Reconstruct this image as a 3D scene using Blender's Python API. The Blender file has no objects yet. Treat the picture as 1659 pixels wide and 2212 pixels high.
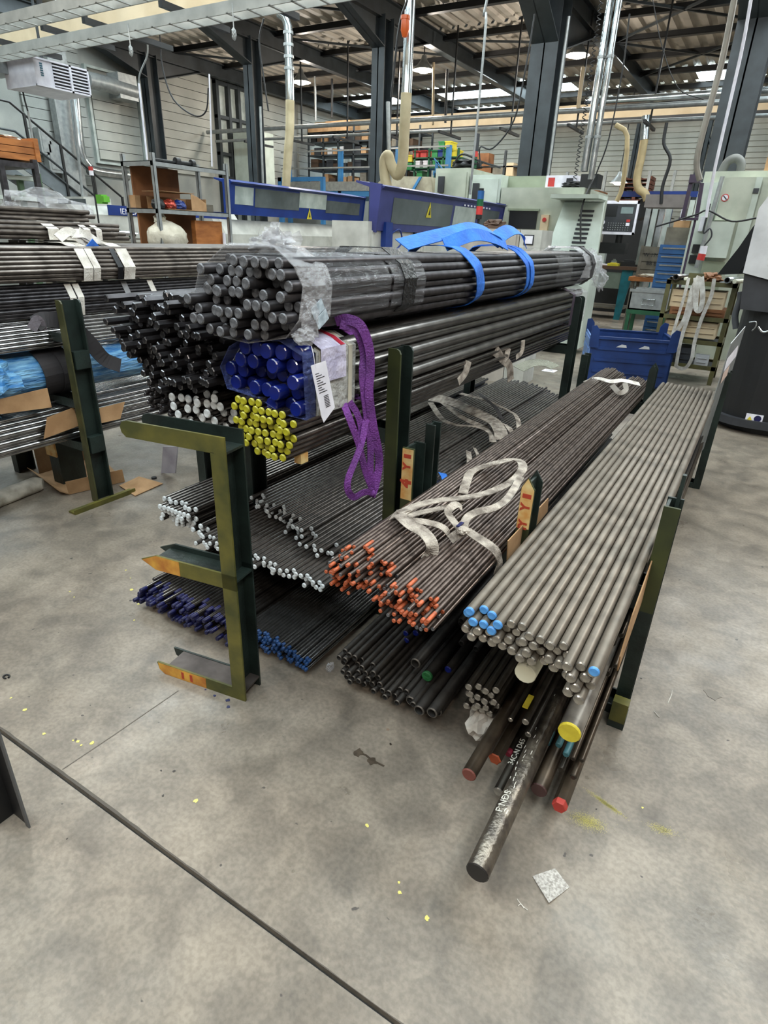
import bpy, bmesh, math, random
from mathutils import Vector, Matrix, noise
S = bpy.context.scene
COL = S.collection
# ------------------------------------------------------------------ camera
YAW, PIT, ROL, FPX, HC = -.52846587, .43662972, .0379347, 1286.16, 1.6
fwd = Vector((math.sin(YAW)*math.cos(PIT), math.cos(YAW)*math.cos(PIT), -math.sin(PIT)))
r0 = Vector((math.cos(YAW), -math.sin(YAW), 0)); u0 = r0.cross(fwd)
rt = r0*math.cos(ROL)+u0*math.sin(ROL); up = -r0*math.sin(ROL)+u0*math.cos(ROL)
cd = bpy.data.cameras.new('camera'); cam = bpy.data.objects.new('camera', cd); COL.objects.link(cam)
m = Matrix.Identity(4)
for i in range(3):
    m[i][0], m[i][1], m[i][2] = rt[i], up[i], -fwd[i]
m[2][3] = HC
cam.matrix_world = m
cd.sensor_width = 36; cd.lens = FPX/2212*36; cd.clip_start = .05; cd.clip_end = 200
S.camera = cam
CO = Vector((0, 0, HC))
def ray(px, py): return fwd+rt*((px-829.5)/FPX)-up*((py-1106)/FPX)
def Zp(px, py, z): d = ray(px, py); return CO+d*((z-HC)/d.z)
def Xp(px, py, x): d = ray(px, py); return CO+d*(x/d.x)
def Yp(px, py, y): d = ray(px, py); return CO+d*(y/d.y)
# ------------------------------------------------------------------ world, light, exposure
S.view_settings.view_transform = 'Standard'; S.view_settings.look = 'None'
S.view_settings.gamma = 1; S.view_settings.use_curve_mapping = False
S.view_settings.exposure = 0.0
w = bpy.data.worlds.new('daylight'); S.world = w; w.use_nodes = True
bg = w.node_tree.nodes['Background']; bg.inputs[0].default_value = (1, .95, .88, 1); bg.inputs[1].default_value = .3
SKYLIGHT = 9.0
def area(name, loc, sx, sy, power, col=(1, .98, .95), rot=(0, 0, 0)):
    l = bpy.data.lights.new(name, 'AREA'); l.shape = 'RECTANGLE'; l.size = sx; l.size_y = sy; l.energy = power; l.color = col
    o = bpy.data.objects.new(name, l); COL.objects.link(o); o.location = loc; o.rotation_euler = rot; return o
area('daylight_fill', (1.9, 2.2, 5.5), 1.0, 7, 90, (1, .95, .9))  # added fills, no lamps: brighten the hall and draw highlights along bars
area('daylight_fill', (-2.2, -.6, 5.5), 6, 1.2, 50, (1, .94, .88))
area('daylight_fill', (-3.6, 4.9, 5.5), 8, 1.0, 90, (1, .97, .94))
area('daylight_fill', (1.4, 10.9, 5.45), 8, 1.6, 330, (1, .98, .95))
area('daylight_fill', (-8, 9.2, 5.5), 10, 1.2, 260, (.95, 1, .98))
area('daylight_fill', (-7, 17.0, 5.3), 12, 1.2, 420, (.95, 1, .98))
S.cycles.max_bounces = 6; S.cycles.diffuse_bounces = 3; S.cycles.glossy_bounces = 3; S.cycles.transparent_max_bounces = 10
S.cycles.transmission_bounces = 3; S.cycles.caustics_reflective = False; S.cycles.caustics_refractive = False
S.cycles.use_adaptive_sampling = True; S.cycles.adaptive_threshold = .02; S.cycles.sample_clamp_indirect = 4
# ------------------------------------------------------------------ materials
def lin(h):
    h = h.lstrip('#'); o = []
    for i in (0, 2, 4):
        c = int(h[i:i+2], 16)/255; o.append(c/12.92 if c <= .04045 else ((c+.055)/1.055)**2.4)
    return (*o, 1)
MC = {}
def mat(name, hexc, rough=.5, metal=0, var=.25, scale=6, bump=0, bscale=60, emit=0, alpha=1, dark=None, trans=0, spec=.5, stretch=None):
    if name in MC: return MC[name]
    M_ = bpy.data.materials.new(name); M_.use_nodes = True; nt = M_.node_tree; N = nt.nodes; L = nt.links
    b = N['Principled BSDF']; c = lin(hexc); d = lin(dark) if dark else tuple(k*(1-var) for k in c[:3])+(1,)
    tc = N.new('ShaderNodeTexCoord'); nz = N.new('ShaderNodeTexNoise'); nz.inputs['Scale'].default_value = scale; nz.inputs['Detail'].default_value = 5
    vec = tc.outputs['Object']
    if stretch:
        mp = N.new('ShaderNodeMapping'); mp.inputs['Scale'].default_value = stretch; L.new(vec, mp.inputs[0]); vec = mp.outputs[0]
    L.new(vec, nz.inputs['Vector'])
    rp = N.new('ShaderNodeValToRGB'); rp.color_ramp.elements[0].position = .35; rp.color_ramp.elements[1].position = .65
    rp.color_ramp.elements[0].color = d; rp.color_ramp.elements[1].color = c
    L.new(nz.outputs['Fac'], rp.inputs[0]); L.new(rp.outputs[0], b.inputs['Base Color'])
    b.inputs['Roughness'].default_value = rough; b.inputs['Metallic'].default_value = metal; b.inputs['Specular IOR Level'].default_value = spec
    if bump:
        n2 = N.new('ShaderNodeTexNoise'); n2.inputs['Scale'].default_value = bscale; n2.inputs['Detail'].default_value = 4; L.new(vec, n2.inputs['Vector'])
        bp = N.new('ShaderNodeBump'); bp.inputs['Strength'].default_value = bump; bp.inputs['Distance'].default_value = .02
        L.new(n2.outputs['Fac'], bp.inputs['Height']); L.new(bp.outputs[0], b.inputs['Normal'])
    if emit: b.inputs['Emission Color'].default_value = c; b.inputs['Emission Strength'].default_value = emit
    if alpha < 1: b.inputs['Alpha'].default_value = alpha
    if trans: b.inputs['Transmission Weight'].default_value = trans
    MC[name] = M_; return M_
ODARK = mat('dark_olive_paint', '#3d4221', .5, .1, scale=8, dark='#2c311b')  # darker olive for the tall rack post and marked cradle uprights
OLIVE = mat('olive_paint', '#6a642c', .5, .1, scale=9, dark='#454722')
DKGRN = mat('dark_green_paint', '#27332f', .42, .2, scale=8, dark='#19211e', bump=.1)
YELL = mat('worn_yellow_paint', '#d9a544', .6, 0, scale=14, dark='#a8652a')
TAPE = mat('cream_marking_paint', '#dcc48a', .6, 0, scale=18, dark='#c98f4a')
RED = mat('red_marking', '#b8432a', .6)
RUST = mat('brown_steel_plate', '#5c5450', .45, .5, scale=10, dark='#3f3835')
BLKST = mat('black_bar_steel', '#514f52', .42, .75, scale=20, dark='#3b393b')
BLKEND = mat('sawn_bar_end', '#7d7e82', .5, .4, scale=60, dark='#505155')
MIDST = mat('rolled_steel', '#7a7470', .24, .9, scale=15, dark='#544e4a')
BRT = mat('bright_steel', '#b5b3b2', .2, .95, scale=15, dark='#8d8b8a')
SILV = mat('grey_peeled_steel', '#82786c', .46, .4, scale=9, dark='#625a50')
SILEND = mat('chamfered_steel_end', '#bcb8b0', .22, .85, scale=40, dark='#8d8983')
ORST = mat('brown_wire_steel', '#7d6f67', .34, .75, scale=15, dark='#574b45')
ORTIP = mat('orange_tip_paint', '#c4623a', .5, 0, scale=50, dark='#94482a')
WTIP = mat('white_tip_paint', '#dfe4e6', .5, 0, scale=50, dark='#b9bdbf')
YTIP = mat('yellow_tip_paint', '#b8b22e', .3, 0, scale=50, dark='#989222')
NAVY = mat('navy_tip_paint', '#171a52', .35, 0, scale=30, dark='#0f1138')
BTIP = mat('blue_tip_paint', '#24528f', .4, 0, scale=30, dark='#163560')
SKYB = mat('sky_blue_tip_paint', '#5b9fe0', .45, 0, scale=40, dark='#4888cc')
CAPB = mat('blue_plastic_cap', '#162478', .15, 0, scale=10, dark='#101a5c')
TUBE = mat('dark_tube_steel', '#45423f', .5, .6, scale=20, dark='#33302e')
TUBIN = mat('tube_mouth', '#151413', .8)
DKBAR = mat('oily_dark_bar', '#48433c', .34, .65, scale=12, dark='#302c27')
BRBAR = mat('brown_bar', '#564a3d', .38, .55, scale=14, dark='#3a3128')
GRBAR = mat('scuffed_grey_bar', '#7d7468', .32, .75, scale=25, dark='#57504a', bump=.15, bscale=80)
REDTIP = mat('red_tip_paint', '#b23a30', .6)
TEAL = mat('teal_tip_paint', '#3f6f78', .5)
GREEN = mat('green_cap', '#2f7a45', .5, bump=.4)
NYLON = mat('white_nylon', '#e8e6cf', .35, 0, scale=6, dark='#d9d7c0', spec=.4)
YEND = mat('yellow_end_paint', '#dccb3c', .6, 0, scale=30, dark='#c9b630')
STRAPG = mat('grimy_webbing', '#bdb2a5', .8, 0, scale=22, dark='#6c6259', bump=.5, bscale=150)
STRAPW = mat('white_webbing', '#e6e2da', .8, 0, scale=14, dark='#bdb5ab', bump=.4, bscale=120)
STRAPP = mat('purple_webbing', '#7c3b96', .7, 0, scale=8, dark='#5c2a72', bump=.5, bscale=150)
STRAPB = mat('blue_webbing', '#2f7be0', .7, 0, scale=8, dark='#1f5cb8', bump=.3)
STRAPK = mat('black_webbing', '#2b282b', .7)
FILM = mat('stretch_film', '#8c8c90', .08, 0, scale=20, alpha=.13, bump=1, bscale=14, spec=1, stretch=(1, .35, 3))
FILMW = mat('crumpled_film', '#dcdce0', .2, 0, scale=12, alpha=.3, bump=1, bscale=50, dark='#b8b8bc')
FILMB = mat('blue_film', '#3578b8', .12, 0, scale=16, dark='#86bce0', alpha=.85, bump=1, bscale=30, stretch=(1, .5, 3))
GLINT = mat('cropped_bar_end', '#77777a', .25, .9, scale=70, dark='#3a3a3d')
SHELFB = mat('shelf_bar_steel', '#6d6763', .3, .6, scale=15, dark='#4a4643')
TRAYM = mat('pale_tray_zinc', '#bcbcb6', .5, .1, scale=5, dark='#a5a5a0')
CARD = mat('cardboard', '#b48f68', .8, 0, scale=7, dark='#96734f', bump=.1)
PAPER = mat('white_label_paper', '#e8e6ee', .6, 0, scale=10, dark='#d6d4de')
INK = mat('black_ink', '#26262c', .6)
GALV = mat('galvanised_steel', '#a6aaaa', .4, .5, scale=12, dark='#929696')
SHINY = mat('shiny_duct', '#c4cacb', .2, .9, scale=6, dark='#9ba1a3')
CHAR = mat('charcoal_column_paint', '#343a3e', .5, .1, scale=4, dark='#272c2f')
BLACK = mat('black_paint', '#17181a', .5, 0, scale=5, dark='#101113')
DGREY = mat('dark_grey_paint', '#33353a', .5, 0, scale=5, dark='#26282c')
WALLW = mat('white_siding', '#d2cdbf', .6, 0, scale=1.5, dark='#bdb8ab')
WALLG = mat('grey_wall_render', '#a9aba6', .8, 0, scale=1.2, dark='#8e918d', bump=.1)
DECK = mat('roof_deck_steel', '#bfb8ac', .6, 0, scale=1.2, dark='#a39c91')
SKY = mat('skylight_fill_glow', '#dff3fa', .6, 0, emit=SKYLIGHT, var=.05)
LAMPM = mat('lit_lamp', '#fff2dc', .4, 0, emit=30, var=.02)
CREAM = mat('cream_beam', '#d8c3a2', .6, 0, scale=2, dark='#c2ab88')
MACH = mat('pale_green_enamel', '#b6bbab', .45, 0, scale=3, dark='#9ca293')
MACHL = mat('mint_enamel', '#cbd5cb', .4, 0, scale=3, dark='#b4beb3')
MACHG = mat('grey_green_enamel', '#939c86', .5, 0, scale=3, dark='#818a76')
MACHW = mat('off_white_enamel', '#c9c9c2', .45, 0, scale=4, dark='#a9a9a2')
BLUE = mat('deep_blue_enamel', '#183884', .4, 0, scale=3, dark='#11296a')
PURP = mat('violet_blue_enamel', '#3f4480', .4, 0, scale=3, dark='#30356a')
SKBLUE = mat('sky_blue_paint', '#3d7fb4', .5, 0, scale=3, dark='#2f6a9c')
WIND = mat('smoked_window', '#5f6668', .25, 0, scale=3, dark='#4b5254')
CLEARW = mat('frosted_window', '#b9c2bd', .3, 0, scale=5, dark='#98a29e')
HOSE = mat('beige_hose', '#c4b694', .6, 0, scale=4, dark='#a99a78')
CREAMH = mat('cream_tube', '#bfab80', .6)
OSB = mat('orange_wood', '#b5723a', .7, 0, scale=5, dark='#8e5425', stretch=(1, 1, 4))
PLY = mat('brown_plywood', '#8f5e38', .7, 0, scale=4, dark='#6e4527')
GREYWOOD = mat('grey_crate_wood', '#7d776a', .8, 0, scale=6, dark='#645f54')
BINB = mat('blue_bin_paint', '#1a3872', .45, .1, scale=5, dark='#132b5a')
BINL = mat('light_blue_bin_paint', '#6f8fc4', .5, 0, scale=5, dark='#587ab0')
RACKO = mat('olive_rack_paint', '#5f5a34', .55, 0, scale=8, dark='#48452a')
TEALP = mat('teal_paint', '#1f7480', .5, 0, scale=6, dark='#195e68')
GRNP = mat('green_stand_paint', '#1d5c3c', .5, 0, scale=6, dark='#174a30')
BENCHG = mat('bench_green_grey', '#7e8c80', .55)
BWOOD = mat('bench_top_wood', '#5e4432', .6)
DRAW = mat('drawer_blue', '#33669e', .45, 0, scale=4, dark='#295488')
CLOUD = mat('mottled_pale_panel', '#c3c4c6', .5, 0, scale=5, dark='#adaeb0')
SACK = mat('white_sack', '#dcd6c6', .8, 0, scale=8, dark='#b9b2a0', bump=.8, bscale=14)
REDP = mat('red_plastic', '#c23a36', .4); YELP = mat('yellow_plastic', '#d9c93c', .4); GRNPL = mat('green_plastic', '#2f8a4c', .4)
AMBER = mat('amber_beacon', '#b5501c', .3, emit=.4)
# ------------------------------------------------------------------ mesh builder
class MB:
    def __init__(s): s.v = []; s.f = []; s.m = []; s.sm = []
    def add(s, vs, fs, mi=0, smooth=False):
        o = len(s.v); s.v += [tuple(v) for v in vs]
        for f in fs: s.f.append([o+i for i in f]); s.m.append(mi); s.sm.append(smooth)
        return s
    def box(s, a, b, mi=0, mtx=None):
        x0, y0, z0 = a; x1, y1, z1 = b
        vs = [Vector(p) for p in ((x0, y0, z0), (x1, y0, z0), (x1, y1, z0), (x0, y1, z0), (x0, y0, z1), (x1, y0, z1), (x1, y1, z1), (x0, y1, z1))]
        if mtx: vs = [mtx@v for v in vs]
        return s.add(vs, [(3, 2, 1, 0), (4, 5, 6, 7), (0, 1, 5, 4), (1, 2, 6, 5), (2, 3, 7, 6), (3, 0, 4, 7)], mi)
    def prism(s, poly, d, mi=0):        # poly: 3D points, d: extrusion vector
        n = len(poly); d = Vector(d); p = [Vector(q) for q in poly]; vs = p+[q+d for q in p]
        fs = [tuple(range(n))[::-1], tuple(range(n, 2*n))]+[(i, (i+1) % n, n+(i+1) % n, n+i) for i in range(n)]
        return s.add(vs, fs, mi)
    def tube(s, pts, r, n=8, mi=0, cap=True, rs=None):
        pts = [Vector(p) for p in pts]; vs = []; k = len(pts); ref = None
        for i, p in enumerate(pts):
            t = (pts[min(i+1, k-1)]-pts[max(i-1, 0)]).normalized()
            if ref is None: ref = Vector((0, 0, 1)) if abs(t.z) < .9 else Vector((1, 0, 0))
            a = t.cross(ref)
            if a.length < 1e-4: a = t.cross(Vector((0, 1, .3)))
            a.normalize(); b = a.cross(t).normalized(); ref = b
            rr = rs[i] if rs else r
            vs += [p+a*rr*math.cos(2*math.pi*j/n)+b*rr*math.sin(2*math.pi*j/n) for j in range(n)]
        s.add(vs, [(i*n+j, i*n+(j+1) % n, (i+1)*n+(j+1) % n, (i+1)*n+j) for i in range(k-1) for j in range(n)], mi, n > 5)
        if cap: s.add(vs[:n], [tuple(range(n))], mi); s.add(vs[-n:], [tuple(range(n))[::-1]], mi)
        return s
    def ribbon(s, pts, width, up=(0, 0, 1), th=.003, mi=0, ups=None):
        pts = [Vector(p) for p in pts]; k = len(pts); vs = []
        for i, p in enumerate(pts):
            t = (pts[min(i+1, k-1)]-pts[max(i-1, 0)]).normalized(); u = Vector(ups[i] if ups else up)
            wd = t.cross(u)
            if wd.length < 1e-3: wd = t.cross(Vector((.3, .5, .1)))
            wd = wd.normalized()*width/2; nn = wd.cross(t).normalized()*th/2
            vs += [p+wd+nn, p-wd+nn, p-wd-nn, p+wd-nn]
        fs = [(i*4+j, i*4+(j+1) % 4, (i+1)*4+(j+1) % 4, (i+1)*4+j) for i in range(k-1) for j in range(4)]+[(3, 2, 1, 0), tuple((k-1)*4+j for j in range(4))]
        return s.add(vs, fs, mi, False)
    def shell(s, poly, y0, y1, off, th=.003, mi=0, jit=0, seed=1, seg=1, off2=None):   # band around an xz polygon, extruded along y
        rnd = random.Random(seed); c = Vector((sum(p[0] for p in poly)/len(poly), 0, sum(p[1] for p in poly)/len(poly))); n = len(poly); R = []
        for k in range(seg+1):
            t = k/seg; y = y0+(y1-y0)*t; of = off+((off2 if off2 is not None else off)-off)*t; ring = []
            for p in poly:
                q = Vector((p[0], 0, p[1])); d = (q-c).normalized(); q = q+d*(of+rnd.uniform(-jit, jit)); q.y = y+rnd.uniform(-jit, jit)*1.5; ring.append((q, d))
            R.append(ring)
        vs = [q for r in R for q, d in r]+[q-d*th for r in R for q, d in r]; K = n*(seg+1); fs = []
        for k in range(seg):
            for j in range(n):
                a, b2 = k*n+j, k*n+(j+1) % n; fs += [(a, b2, b2+n, a+n), (K+a+n, K+b2+n, K+b2, K+a)]
        for j in range(n):
            b2 = (j+1) % n; fs += [(j, K+j, K+b2, b2), (seg*n+j, seg*n+b2, K+seg*n+b2, K+seg*n+j)]
        return s.add(vs, fs, mi, False)
    def blob(s, c, r, seed=1, amp=.3, fr=3, mi=0, sub=3, flat=None):
        bm = bmesh.new(); bmesh.ops.create_icosphere(bm, subdivisions=sub, radius=1); vs = []
        for v in bm.verts:
            d = v.co.copy(); k = 1+amp*noise.noise(d*fr+Vector((seed*7.1, seed*3.3, 0)))+amp*.5*noise.noise(d*fr*2.7+Vector((seed, 0, seed*2)))
            q = Vector((d.x*r[0]*k, d.y*r[1]*k, d.z*r[2]*k))
            if flat is not None and q.z < -flat: q.z = -flat
            vs.append(Vector(c)+q)
        fs = [[v.index for v in f.verts] for f in bm.faces]; bm.free()
        return s.add(vs, fs, mi, sub > 2 and amp < .25)
    def build(s, name, mats, parent=None, loc=None):
        me = bpy.data.meshes.new(name); vs = s.v
        if loc is not None: L = Vector(loc); vs = [tuple(Vector(v)-L) for v in vs]
        me.from_pydata(vs, [], s.f); me.polygons.foreach_set('material_index', s.m); me.polygons.foreach_set('use_smooth', s.sm)
        for mm in (mats if isinstance(mats, (list, tuple)) else [mats]): me.materials.append(mm)
        me.update(); o = bpy.data.objects.new(name, me); COL.objects.link(o)
        if loc is not None: o.location = loc
        if parent is not None:
            o.parent = parent
            if parent.type == 'EMPTY' or parent.parent is None:
                o.matrix_parent_inverse = Matrix.Translation(-abs_loc(parent))
            else: o.matrix_parent_inverse = Matrix.Translation(-abs_loc(parent))
        return o
def abs_loc(o):
    return Vector(o.get('_loc', (0, 0, 0))) if False else (Vector(o.location) if o.parent is None else Vector((0, 0, 0))+Vector(o.location))
def tag(o, label=None, cat=None, group=None, kind=None):
    if label: o['label'] = label
    if cat: o['category'] = cat
    if group: o['group'] = group
    if kind: o['kind'] = kind
    return o
def thing(name, label, cat, loc=(0, 0, 0), group=None):
    o = bpy.data.objects.new(name, None); COL.objects.link(o); o.location = loc; o.empty_display_size = .1
    return tag(o, label, cat, group)
def spl(pts, n=6):      # catmull-rom
    P_ = [Vector(p) for p in pts]; P_ = [P_[0]*2-P_[1]]+P_+[P_[-1]*2-P_[-2]]; out = []
    for i in range(1, len(P_)-2):
        a, b, c, d = P_[i-1:i+3]
        for k in range(n):
            t = k/n; out.append(.5*((2*b)+(c-a)*t+(2*a-5*b+4*c-d)*t*t+(3*b-a-3*c+d)*t**3))
    return out+[P_[-2]]
def text(body, size, m, mats, parent=None, name='lettering', ext=.001, off=0):
    c = bpy.data.curves.new('t', 'FONT'); c.body = body; c.size = size; c.extrude = ext; c.offset = off; c.resolution_u = 2; c.align_x = 'CENTER'; c.align_y = 'CENTER'
    t = bpy.data.objects.new('t', c); COL.objects.link(t); bpy.context.view_layer.update()
    me = bpy.data.meshes.new_from_object(t.evaluated_get(bpy.context.evaluated_depsgraph_get())); bpy.data.objects.remove(t); me.name = name
    me.transform(m); me.materials.clear(); me.materials.append(mats)
    o = bpy.data.objects.new(name, me); COL.objects.link(o)
    if parent is not None: o.parent = parent; o.matrix_parent_inverse = Matrix.Translation(-abs_loc(parent))
    return o
def frame(o, x, y):     # matrix from origin, text-right vector, text-up vector
    x = Vector(x).normalized(); y = Vector(y); y = (y-x*y.dot(x)).normalized(); z = x.cross(y); mm = Matrix.Identity(4)
    for i in range(3): mm[i][0], mm[i][1], mm[i][2], mm[i][3] = x[i], y[i], z[i], o[i]
    return mm
# ------------------------------------------------------------------ the setting
FLR = bpy.data.materials.new('concrete_floor'); FLR.use_nodes = True
def floor_mat():
    nt = FLR.node_tree; N = nt.nodes; L = nt.links; b = N['Principled BSDF']; tc = N.new('ShaderNodeTexCoord')
    def nz(s, det=6, dist=0):
        n = N.new('ShaderNodeTexNoise'); n.inputs['Scale'].default_value = s; n.inputs['Detail'].default_value = det; n.inputs['Distortion'].default_value = dist
        L.new(tc.outputs['Object'], n.inputs['Vector']); return n.outputs['Fac']
    def ramp(f, p0, c0, p1, c1):
        r = N.new('ShaderNodeValToRGB'); e = r.color_ramp.elements; e[0].position = p0; e[0].color = c0; e[1].position = p1; e[1].color = c1; L.new(f, r.inputs[0]); return r.outputs[0]
    def mix(f, a, c, mode='MIX'):
        x = N.new('ShaderNodeMix'); x.data_type = 'RGBA'; x.blend_type = mode
        if isinstance(f, float): x.inputs[0].default_value = f
        else: L.new(f, x.inputs[0])
        L.new(a, x.inputs[6]); L.new(c, x.inputs[7]) if not isinstance(c, tuple) else setattr(x.inputs[7], 'default_value', c)
        return x.outputs[2]
    base = ramp(nz(1.1, 8, .4), .36, lin('#675f56'), .64, lin('#8e8478'))
    mid = ramp(nz(6, 8, .6), .35, lin('#6f675d'), .65, lin('#a99c8c'))
    c = mix(.5, base, mid)
    fine = ramp(nz(70, 3), .38, (.6, .6, .6, 1), .6, (1, 1, 1, 1)); c = mix(.5, c, fine, 'MULTIPLY'); bl = ramp(nz(17, 6, .8), .38, (.66, .65, .64, 1), .6, (1, 1, 1, 1)); c = mix(.32, c, bl, 'MULTIPLY')
    st = ramp(nz(2.7, 9, 1.2), .60, (0, 0, 0, 1), .85, (.8, .8, .8, 1)); c = mix(st, c, lin('#4f4944'))
    sp = ramp(nz(24, 2), .735, (0, 0, 0, 1), .76, (1, 1, 1, 1)); c = mix(sp, c, lin('#4b4641'))
    L.new(c, b.inputs['Base Color'])
    r = ramp(nz(5, 5), .3, (.26, .26, .26, 1), .7, (.5, .5, .5, 1)); L.new(r, b.inputs['Roughness'])
    bp = N.new('ShaderNodeBump'); bp.inputs['Strength'].default_value = .12; bp.inputs['Distance'].default_value = .01
    L.new(nz(40, 6), bp.inputs['Height']); L.new(bp.outputs[0], b.inputs['Normal'])
floor_mat()
XL, YB, ZR = -14.4, 24.6, 5.62
f = MB(); JY = .661; HW = .0055
f.box((XL-.3, -3, -.1), (9, JY-HW, 0)); f.box((XL-.3, JY+HW, -.1), (9, YB+.3, 0)); f.box((XL-.3, JY-HW, -.1), (9, JY+HW, -.022), 1)
floor = tag(f.build('floor', [FLR, BLACK]), kind='structure')
e = MB()      # worn joint lip
rr = random.Random(4)
x = -2.6; w0 = .004
while x < 1.2:
    w1 = min(.009, max(.001, w0+rr.uniform(-.002, .002))); e.add([(x, JY+HW, .0006), (x+.03, JY+HW, .0006), (x+.03, JY+HW+w1, .0006), (x, JY+HW+w0, .0006)], [(0, 1, 2, 3)]); x += .03; w0 = w1
e.build('joint_edge', mat('worn_joint', '#5b544c', .8), floor)
def splat(px, py, r, m_, n=9):
    p = Zp(px, py, 0); q = MB(); rr = random.Random(int(px*7+py)); ring = [(p.x+math.cos(a*6.283/n)*r*rr.uniform(.6, 1.3), p.y+math.sin(a*6.283/n)*r*rr.uniform(.6, 1.3), .0006) for a in range(n)]
    q.prism(ring, (0, 0, .0008)); q.build('paint_splat', m_, floor)
SPY = mat('yellow_floor_paint', '#e6da7a', .6); SPB = mat('blue_floor_paint', '#2a2f55', .6); SPD = mat('oil_spot', '#3b3632', .4)
for a in [(95, 1585, .006), (168, 1602, .006), (158, 1600, .004), (199, 1605, .008), (54, 1534, .007), (176, 1610, .004), (24, 1508, .004), (285, 1274, .008), (300, 1305, .007), (290, 1340, .004), (272, 1232, .004), (422, 1730, .007), (793, 1784, .006), (863, 1928, .006), (862, 1907, .004), (1388, 1745, .004), (922, 1984, .007), (151, 1278, .004), (160, 1290, .003), (282, 1249, .003)]: splat(*a, SPY)
for a in [(444, 1490, .004), (464, 1503, .006), (492, 1513, .008), (493, 1527, .007)]: splat(*a, SPB)
for a in [(348, 1665, .004), (376, 1666, .005), (352, 1719, .004), (1288, 1748, .003), (843, 1607, .003), (1385, 1466, .004), (145, 1812, .003), (195, 1524, .002)]: splat(*a, SPD)
# faint yellow overspray streaks on the concrete
OV = mat('yellow_overspray', '#c9bd6a', .6, 0, scale=30, dark='#b5ab62')
rr = random.Random(9)
for px, py, px2, py2, sp, n in [(1275, 1712, 1345, 1762, .004, 1500), (1240, 1765, 1300, 1785, .012, 2200), (1400, 1782, 1455, 1800, .008, 700)]:
    a, b = Zp(px, py, 0), Zp(px2, py2, 0); q = MB()
    for k in range(n):
        c = a.lerp(b, rr.gauss(.5, .25)); x, y, r = c.x+rr.gauss(0, sp), c.y+rr.gauss(0, sp), rr.uniform(.0003, .0011); q.add([(x-r, y, .0008), (x, y-r, .0008), (x+r, y, .0008), (x, y+r*.8, .0008)], [(0, 1, 2, 3)])
    o = q.build('paint_speckle', OV, floor); o['kind'] = 'stuff'
q = MB(); a, b = Zp(135, 1662, .0007), Zp(385, 1492, .0007); q.ribbon([a, a.lerp(b, .4)+Vector((.002, 0, 0)), b], .004, th=.0006); q.build('hairline_joint', mat('faint_joint', '#6f675e', .8), floor)
# oily smear with a stick-like mark in front of the racks
OIL = mat('oil_stain', '#51473c', .35, 0, scale=40, dark='#3b332b')
for pts, r in (([(775, 1626), (790, 1631), (805, 1643), (830, 1655)], .0035), ):
    q = MB(); P_ = [Zp(*p, .001) for p in pts]; q.ribbon(P_, .007, th=.001); q.build('oil_streak', OIL, floor)
splat(774, 1626, .017, OIL, 13); splat(803, 1645, .016, OIL, 13); splat(844, 1608, .004, OIL); splat(838, 1576, .006, mat('rust_mark', '#8a7462', .7))
splat(1540, 1500, .03, mat('stain_grey', '#7c746a', .6), 15)
wl = MB(); wl.box((XL-.25, -3, 0), (XL-.1, YB, 6)); wall_left = tag(wl.build('wall_left', WALLG), kind='structure')
wb = MB(); wb.box((XL-.25, YB+.1, 0), (9, YB+.25, 6)); wall_back = tag(wb.build('wall_back', WALLW), kind='structure')
me0 = None
for i in range(36):
    z0 = i*.155
    if me0 is None:
        q = MB(); q.box((XL, 0, .0), (9, .06, .135)); q.box((XL, .03, .135), (9, .06, .152)); o = q.build('panel', WALLW, wall_back); me0 = o.data
    else:
        o = bpy.data.objects.new('panel', me0); COL.objects.link(o); o.parent = wall_back
    o.location = (0, YB+.04, z0)
lp = None
for (y0, y1, z0, z1) in ((8.9, 10.4, 0, 5.7), (10.6, 11.85, 3.0, 4.75), (12.3, 14.3, 2.9, 5.4), (16.2, 17.9, 2.9, 5.4), (18.2, 20.9, 2.9, 5.4), (21.2, 24.3, 2.9, 5.4)):
    n = int((z1-z0)/.2)
    for k in range(n):
        q = MB(); q.box((XL-.1, y0, z0+k*.2+.006), (XL-.03, y1, z0+k*.2+.194)); q.build('panel', mat('grey_white_siding', '#b9bab2', .6, 0, scale=1.5, dark='#a3a49d') if y0 > 10.5 else WALLG, wall_left)
q = MB()
for y0, y1, z0, z1 in ((10.55, 11.9, 2.95, 4.8),):
    for a, b in (((XL-.1, y0-.06, z0-.05), (XL, y0, z1+.05)), ((XL-.1, y1, z0-.05), (XL, y1+.06, z1+.05)), ((XL-.1, y0, z0-.05), (XL, y1, z0)), ((XL-.1, y0, z1), (XL, y1, z1+.05))): q.box(a, b)
q.build('panel_frame', CLEARW, wall_left)
# tall glazed door frames in the far left wall
q = MB(); 
for y in (14.5, 14.95, 15.35, 15.8): q.box((XL-.08, y, .4), (XL+.06, y+.1, 5.3))
for z in (2.9, 3.5, 4.4, 5.2): q.box((XL-.08, 14.5, z), (XL+.05, 15.9, z+.08))
o = tag(q.build('window_1', CHAR), kind='structure')
q = MB(); q.box((XL-.09, 14.5, .4), (XL-.07, 15.8, 5.3)); q.build('window_pane', CLEARW, o)
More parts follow.
